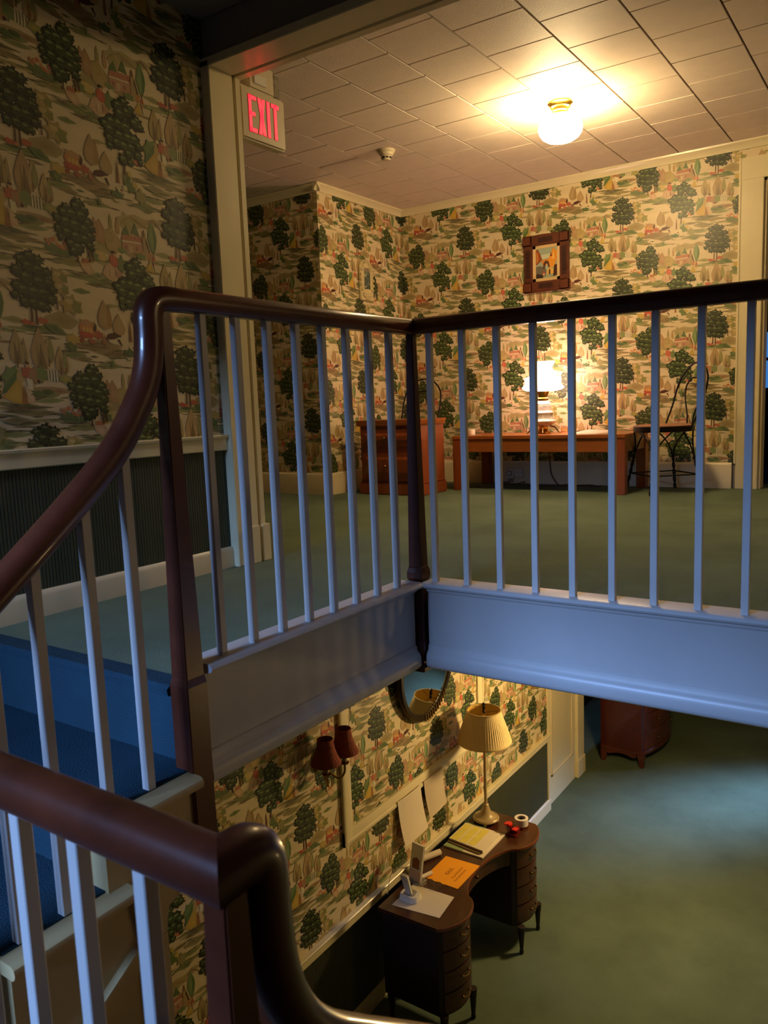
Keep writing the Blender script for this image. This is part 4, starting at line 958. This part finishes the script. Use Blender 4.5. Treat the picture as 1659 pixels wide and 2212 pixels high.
# kneehole desk with serpentine front
dz = ZL + .72
dk = thing('kneehole_desk', 'dark walnut kneehole desk with serpentine front below the notices', 'desk', (-2.2, 3.95, ZL))
BK = -2.415
def front(y):   # x of the front edge along the desk
    if y < 3.64: t = (y - 3.31) / .33; return -2.055 + .075 * max(0, math.sin(math.pi * min(max(t, 0), 1))) ** .7 + .03 * t
    if y < 4.22: t = (y - 3.64) / .58; return -2.025 - .105 * max(0, math.sin(math.pi * t)) ** .6
    t = (y - 4.22) / .34; return -2.025 + .075 * max(0, math.sin(math.pi * min(max(t, 0), 1))) ** .7 - .01 * t
ysamp = [3.31 + 1.25 * i / 80 for i in range(81)]
out = [(BK, 3.30)] + [(front(y) + .014, y) for y in ysamp] + [(BK, 4.57)]
mb = MB(); mb.prism(out, 2, dz - .022, dz); tp = mb.build('desktop', M['desk'], dk, smooth=0)
ed = [(front(y) + .015, y, dz - .011) for y in ysamp]
MB().sweep(ed, [(-.004, -.011), (.003, -.009), (.005, 0), (.003, .009), (-.004, .0112)], up=(0, 0, 1)).build('edge_moulding', M['desk_edge'], dk)
def pedestal(y0, y1):
    ys_ = [y0 + (y1 - y0) * i / 20 for i in range(21)]
    poly_ = [(BK + .01, y0)] + [(front(y) - .012, y) for y in ys_] + [(BK + .01, y1)]
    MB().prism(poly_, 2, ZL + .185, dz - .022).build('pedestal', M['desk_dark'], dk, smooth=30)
    n = 4; h = (dz - .03 - (ZL + .195)) / n
    for k in range(n):
        z0, z1 = ZL + .195 + h * k + .006, ZL + .195 + h * (k + 1) - .006
        yi = [y0 + .02 + (y1 - y0 - .04) * i / 16 for i in range(17)]
        pl = [(front(y) - .004, y) for y in yi] + [(front(y) - .016, y) for y in yi[::-1]]
        d_ = MB().prism(pl, 2, z0, z1).build('drawer', M['desk'], dk, smooth=30)
        ym = (y0 + y1) / 2; xf = front(ym)
        hb = MB().tube(quadbez((xf - .002, ym - .035, (z0+z1)/2), (xf + .028, ym, (z0+z1)/2 - .014), (xf - .002, ym + .035, (z0+z1)/2), 8), .0035, 6)
        hb.ball((xf - .001, ym - .035, (z0+z1)/2), .008, 6); hb.ball((xf - .001, ym + .035, (z0+z1)/2), .008, 6)
        hb.build('handle', M['brass_dull'], d_)
pedestal(3.325, 3.64); pedestal(4.22, 4.545)
yi = [3.645 + .57 * i / 24 for i in range(25)]
dr = MB().prism([(front(y) - .004, y) for y in yi] + [(front(y) - .03, y) for y in yi[::-1]], 2, dz - .12, dz - .024).build('drawer', M['desk'], dk, smooth=30)
ym = 3.93; MB().ball((front(ym) + .006, ym, dz - .07), .010, 8).build('knob', M['brass_dull'], dr)
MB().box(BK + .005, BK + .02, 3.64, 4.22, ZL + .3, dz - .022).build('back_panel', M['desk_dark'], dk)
for (x, y) in ((-2.03, 3.345), (-1.995, 3.61), (-1.985, 4.245), (-1.99, 4.515), (BK + .04, 3.345), (BK + .04, 3.61), (BK + .04, 4.245), (BK + .04, 4.515)):
    MB().lathe([(.011, ZL), (.015, ZL + .016), (.011, ZL + .028), (.015, ZL + .07), (.019, ZL + .13), (.023, ZL + .15), (.019, ZL + .16), (.024, ZL + .168), (.024, ZL + .188)], x, y, 12).build('leg', M['desk_dark'], dk)

# desk lamp
lx, ly = -2.312, 4.425
dl = thing('desk_lamp', 'unlit desk lamp with pleated cream shade and antique gold stem', 'lamp', (lx, ly, dz))
MB().lathe([(.060, dz + .016), (.082, dz + .020), (.088, dz + .028), (.084, dz + .036), (.078, dz + .040), (.072, dz + .038), (.056, dz + .046), (.044, dz + .056), (.034, dz + .075), (.024, dz + .098), (.018, dz + .118), (.020, dz + .122), (.014, dz + .130)], lx, ly, 28).build('base', M['lampmetal'], dl)
for k in range(4):
    a = k * math.pi / 2 + .4; MB().ball((lx + .072 * math.cos(a), ly + .072 * math.sin(a), dz + .013), .0125, 8).build('foot', M['lampmetal'], dl)
MB().lathe([(.013, dz + .128), (.0105, dz + .15), (.0095, dz + .54), (.013, dz + .545), (.013, dz + .555), (.010, dz + .56), (.010, dz + .60)], lx, ly, 16).build('stem', M['lampmetal'], dl)
zb, zt = dz + .565, dz + .775
npl = 64
def pleat(i, z): return 1 + .012 * (1 if i % 2 else -1)
prf = [(.178, zb), (.179, zb + .008), (.147, zb + .10), (.112, zt - .006), (.112, zt)]
sh = MB().lathe(prf, lx, ly, npl * 2, cap=False, wob=lambda i, z: 1 + .010 * (1 if i % 2 else -1) * (zb + .01 < z < zt - .007)).build('shade', M['shade'], dl, smooth=0)
MB().lathe([(r - .005, z) for r, z in prf], lx, ly, 40, cap=False).build('lining', M['shade_in'], sh)
MB().lathe([(.108, zt - .002), (.115, zt - .003), (.116, zt + .004), (.108, zt + .005)], lx, ly, 40, cap=False).build('rim', M['shade'], sh)
mb = MB()
for k in range(3):
    a = k * 2 * math.pi / 3 + .5; mb.tube([(lx, ly, zt - .012), (lx + .109 * math.cos(a), ly + .109 * math.sin(a), zt - .004)], .002, 5)
mb.build('spider', M['brass_dull'], dl)
MB().lathe([(.004, zt - .02), (.010, zt - .006), (.006, zt + .004), (.011, zt + .018), (.008, zt + .034), (.012, zt + .042), (.004, zt + .054), (.001, zt + .056)], lx, ly, 12).build('finial', M['iron'], dl)
MB().lathe([(.014, dz + .60), (.016, dz + .64), (.026, dz + .675), (.030, dz + .70), (.024, dz + .725), (.008, dz + .738), (.001, dz + .74)], lx, ly, 16).build('bulb', M['white_plastic'], dl)

# things on the desk
def flat(pts, z0, z1, name, m_, parent=None): return MB().prism(pts, 2, z0, z1).build(name, m_, parent, smooth=0)
e = dz + .0006
o = thing('orange_card', 'bright orange card with handwritten lines lying on the desk', 'card', (-2.225, 3.81, dz))
flat([(-2.338, 3.672), (-2.113, 3.674), (-2.110, 3.944), (-2.338, 3.932)], e, e + .0015, 'card', M['orange'], o)
mb = MB(); rr2 = random.Random(2)
def scrawl(x, y0, y1, n_, h):
    for k in range(n_):
        y = y0 + (y1 - y0) * k / n_; d = (y1 - y0) / n_
        mb.box(x - h/2 + rr2.uniform(-.002, .002), x + h/2 + rr2.uniform(-.002, .002), y, y + .0022, e + .0015, e + .0019)
        if k % 2 == 0: mb.box(x - h*.1, x + h*.1, y, y + d * .7, e + .0015, e + .0019)
        else: mb.box(x + h*.3, x + h/2, y, y + d * .7, e + .0015, e + .0019)
scrawl(-2.242, 3.765, 3.84, 6, .028); scrawl(-2.192, 3.75, 3.88, 9, .014); scrawl(-2.165, 3.73, 3.87, 10, .014)
mb.build('writing', M['ink'], o, smooth=0)
o = flat([(-2.359, 3.357), (-2.072, 3.395), (-2.093, 3.597), (-2.358, 3.583)], e, e + .0012, 'paper_sheet', M['sheet']); tag(o, 'plain white sheet under the cordless phone on the desk', 'paper')
# cordless phone in its cradle
ph = thing('cordless_phone', 'white cordless phone standing in its charging cradle on the desk', 'phone', (-2.30, 3.46, dz))
z0 = e + .0014
mb = MB(); n = 20
rr_ = lambda a, k: (-2.30 + (.062 * k) * math.copysign(abs(math.cos(a)) ** .6, math.cos(a)), 3.462 + (.050 * k) * math.copysign(abs(math.sin(a)) ** .6, math.sin(a)))
mb.hexa([(*rr_(2*math.pi*i/n, 1), z0) for i in range(n)], [(*rr_(2*math.pi*i/n, .88), z0 + .034) for i in range(n)]); mb.build('cradle', M['white_plastic'], ph, bevel=.004)
mb = MB(); mb.hexa([(*rr_(2*math.pi*i/n, .62), z0 + .0345) for i in range(n)], [(*rr_(2*math.pi*i/n, .58), z0 + .037) for i in range(n)]); mb.build('cradle_well', M['grey_plastic'], ph)
hs = MB(); A0, A1 = Vector((-2.300, 3.452, z0 + .030)), Vector((-2.300, 3.405, z0 + .172)); tdir = (A1 - A0).normalized(); nd = Vector((1, 0, 0)).cross(tdir)
def sl_(c_, wd, dp): return [c_ + Vector((sx * wd, 0, 0)) + nd * (sy_ * dp) for sx, sy_ in ((-1, -1), (1, -1), (1, 1), (-1, 1))]
hs.hexa(sl_(A0, .020, .010), sl_(A1, .023, .012)); hs.build('handset', M['white_plastic'], ph, bevel=.005)
hs = MB(); hs.hexa(sl_(A0 + tdir*.02 - nd * .0115, .017, .0022), sl_(A1 - tdir*.012 - nd * .0125, .019, .0022)); hs.build('handset_face', mat('phone_face', '3c4664', .3), ph, bevel=.001)
# brochure holder
bh = thing('brochure_stand', 'white brochure propped in a clear stand near the wall side of the desk', 'brochure', (-2.36, 3.66, dz))
q0 = [(-2.405, 3.625, e), (-2.32, 3.612, e), (-2.325, 3.60, e), (-2.41, 3.613, e)]; lean = Vector((0, .045, 0))
qt = [(x, y + .055, e + .205) for x, y, _ in q0]
MB().hexa(q0, qt).build('brochure', M['white_plastic'], bh)
def onb(s_, t, d=.0015):
    a = Vector(q0[3]).lerp(Vector(q0[2]), s_); b_ = Vector(qt[3]).lerp(Vector(qt[2]), s_); p = a.lerp(b_, t); return tuple(p + Vector((-.02, -.98, .2)) * d)
MB().add([onb(.2, .35), onb(.8, .35), onb(.8, .60), onb(.5, .66), onb(.2, .58)], [(0, 1, 2, 3, 4)]).build('picture', mat('brochure_picture', '8a5238', .4), bh, smooth=0)
MB().add([onb(.0, .05), onb(1, .05), onb(1, .30), onb(0, .30)], [(0, 1, 2, 3)]).build('caption', mat('brochure_caption', 'c9aa8c', .4), bh, smooth=0)
MB().box(-2.42, -2.31, 3.585, 3.655, e, e + .012).build('stand', M['sign_clear'], bh, bevel=.003)
o = MB(); a = Vector((-2.435, 3.80, e + .020)); b_ = Vector((-2.375, 3.925, e + .020)); o.tube([a, b_], .0195, 14).build('roll', M['sheet']); ob = bpy.data.objects['roll']; ob.name = 'paper_roll'; ob.data.name = 'paper_roll'; tag(ob, 'short roll of printed paper behind the orange card', 'paper roll')
o = MB(); a = Vector((-2.345, 3.64, e + .013)); b_ = Vector((-2.315, 3.72, e + .013)); o = o.tube([a, b_], .0122, 12).build('marker_tube', M['china_plain']); tag(o, 'short glossy white tube between brochure and orange card', 'tube')
gls = thing('eyeglasses', 'thin-rimmed eyeglasses lying between the sheet and the orange card', 'glasses', (-2.23, 3.63, dz))
for yy in (-2.26, -2.205):
    MB().tube([(yy + .022 * math.cos(2*math.pi*i/16), 3.628, e + .020 + .018 * math.sin(2*math.pi*i/16)) for i in range(16)], .0014, 5, closed=True, up=(0, 1, 0)).build('rim', M['brass_dull'], gls)
for x in (-2.284, -2.181): MB().tube([(x, 3.628, e + .022), (x, 3.66, e + .012), (x, 3.668, e + .003)], .0014, 5).build('temple', M['brass_dull'], gls)
o = MB().tube(catmull([(-2.43, 3.42, e + .004), (-2.44, 3.48, e + .09), (-2.41, 3.56, e + .10), (-2.385, 3.60, e + .03), (-2.35, 3.62, e + .004), (-2.32, 3.66, e + .004)], 6), .002, 6).build('phone_wire', M['cordw']); tag(o, 'thin pale wire looping behind the cordless phone', 'cord')
# ledgers
lb = thing('desk_planner', 'wide green and white desk planner lying flat under a yellow notepad', 'planner', (-2.28, 4.18, dz))
P1 = [(-2.405, 4.02), (-2.13, 4.018), (-2.127, 4.330), (-2.405, 4.335)]
flat(P1, e, e + .008, 'pages', M['sheet'], lb)
flat([(-2.406, 4.018), (-2.27, 4.017), (-2.27, 4.3345), (-2.406, 4.336)], e + .008, e + .010, 'cover', M['sage'], lb)
np_ = thing('notepad', 'yellow-striped notepad resting on the green and white planner', 'notepad', (-2.28, 4.18, dz + .011))
flat([(-2.402, 4.085), (-2.15, 4.06), (-2.145, 4.29), (-2.40, 4.30)], e + .0105, e + .026, 'pad', M['sheet'], np_)
for k in range(3):
    a = -2.395 + k * .062; flat([(a, 4.088), (a + .052, 4.083), (a + .053, 4.288), (a + .001, 4.292)], e + .026, e + .0266, 'stripe', M['yellow'], np_)
flat([(-2.402, 4.078), (-2.15, 4.052), (-2.15, 4.064), (-2.402, 4.09)], e + .0105, e + .022, 'binding', M['book_edge'], np_)
o = MB().prism(quadbez((-2.40, 4.062), (-2.28, 4.044), (-2.16, 4.036), 4) + quadbez((-2.155, 4.048), (-2.28, 4.058), (-2.40, 4.075), 4), 2, e + .0104, e + .016).build('glasses_case', M['book_edge']); tag(o, 'slim brown pen case lying on the planner edge', 'case')
# red stapler-like punch and tape dispenser
rs = thing('hole_punch', 'shiny red desk punch beside the tape roll', 'punch', (-2.10, 4.37, dz))
MB().box(-2.13, -2.055, 4.335, 4.40, e, e + .012).build('base', M['red_dark'], rs, bevel=.004)
MB().box(-2.125, -2.095, 4.345, 4.39, e + .0125, e + .06).box(-2.09, -2.06, 4.36, 4.42, e + .0125, e + .045).build('body', M['red_dark'], rs, bevel=.006)
MB().prism([(-2.145, 4.352), (-2.132, 4.338), (-2.118, 4.35), (-2.104, 4.338), (-2.092, 4.352), (-2.095, 4.375), (-2.118, 4.398), (-2.142, 4.375)], 2, e + .0605, e + .072).build('handle', M['red'], rs, bevel=.003)
MB().box(-2.085, -2.05, 4.335, 4.375, e + .0455, e + .052).build('lever', M['red'], rs, bevel=.002)
tr = thing('tape_roll', 'clear tape roll with dark and blue core at the desk corner', 'tape', (-2.085, 4.50, dz))
def flatring(r0, r1, z0_, z1_, n=24):
    return MB().lathe([(r0, z0_), (r1, z0_), (r1, z1_), (r0, z1_), (r0, z0_)], -2.085, 4.487, n, cap=False)
flatring(.027, .045, e + .0145, e + .060).build('tape', M['tape'], tr)
flatring(.010, .0268, e + .0145, e + .056).build('core', M['black_plastic'], tr)
MB().box(-2.072, -2.052, 4.462, 4.482, e + .0563, e + .0585).build('sticker', M['blue'], tr)
MB().box(-2.115, -2.055, 4.44, 4.53, e, e + .014).build('base', M['red_dark'], tr, bevel=.004)

# bow-front chest of drawers
qx0, qx1, qy0, qy1 = -2.475, -2.085, 7.16, 8.06
cd = thing('chest_of_drawers', 'mahogany bow-front chest of drawers on bracket feet past the cream jamb', 'chest', ((qx0 + qx1)/2, (qy0 + qy1)/2, ZL))
def bow(y): return qx1 + .11 * max(0, math.sin(math.pi * (y - qy0) / (qy1 - qy0))) ** .8
yb = [qy0 + (qy1 - qy0) * i / 24 for i in range(25)]
MB().prism([(qx0, qy0)] + [(bow(y), y) for y in yb] + [(qx0, qy1)], 2, ZL + .16, ZL + .90).build('body', mat('chest_mahogany', '4a170b', .32, var=.25, vscale=5, coat=.3), cd, smooth=30)
MB().prism([(qx0 - .01, qy0 - .015)] + [(bow(y) + .018, y) for y in yb] + [(qx0 - .01, qy1 + .015)], 2, ZL + .9002, ZL + .925).build('top', M['mahog'], cd, smooth=30, bevel=.004)
MB().prism([(qx0, qy0 - .008)] + [(bow(y) + .012, y) for y in yb] + [(qx0, qy1 + .008)], 2, ZL + .13, ZL + .165).build('base_moulding', M['mahog'], cd, smooth=30, bevel=.006)
for k in range(4):
    z0 = ZL + .18 + k * .178; yi = yb[1:-1]
    d_ = MB().prism([(bow(y) + .006, y) for y in yi] + [(bow(y) - .004, y) for y in yi[::-1]], 2, z0, z0 + .165).build('drawer', M['mahog'], cd, smooth=30)
    for yk in (qy0 + .22, qy1 - .22): MB().ball((bow(yk) + .016, yk, z0 + .082), .014, 8).build('knob', M['brass_dull'], d_)
for (x, y, sx) in ((qx0 + .03, qy0 + .03, -1), (qx1 - .01, qy0 + .03, 1), (qx0 + .03, qy1 - .03, -1), (qx1 - .01, qy1 - .03, 1)):
    MB().hexa([(x - .02 + sx*.012, y - .022, ZL), (x + .02 + sx*.012, y - .022, ZL), (x + .02 + sx*.012, y + .022, ZL), (x - .02 + sx*.012, y + .022, ZL)], [(x - .034, y - .032, ZL + .132), (x + .034, y - .032, ZL + .132), (x + .034, y + .032, ZL + .132), (x - .034, y + .032, ZL + .132)]).build('foot', M['mahog'], cd, bevel=.004)
MB().prism([(qx0 + .05, ZL + .13), (qx1 - .05, ZL + .13), (qx1 - .05, ZL + .10)] + quadbez((qx1 - .08, ZL + .085), ((qx0 + qx1)/2, ZL + .14), (qx0 + .08, ZL + .085), 8) + [(qx0 + .05, ZL + .10)], 1, qy0, qy0 + .02).build('skirt', M['mahog'], cd)
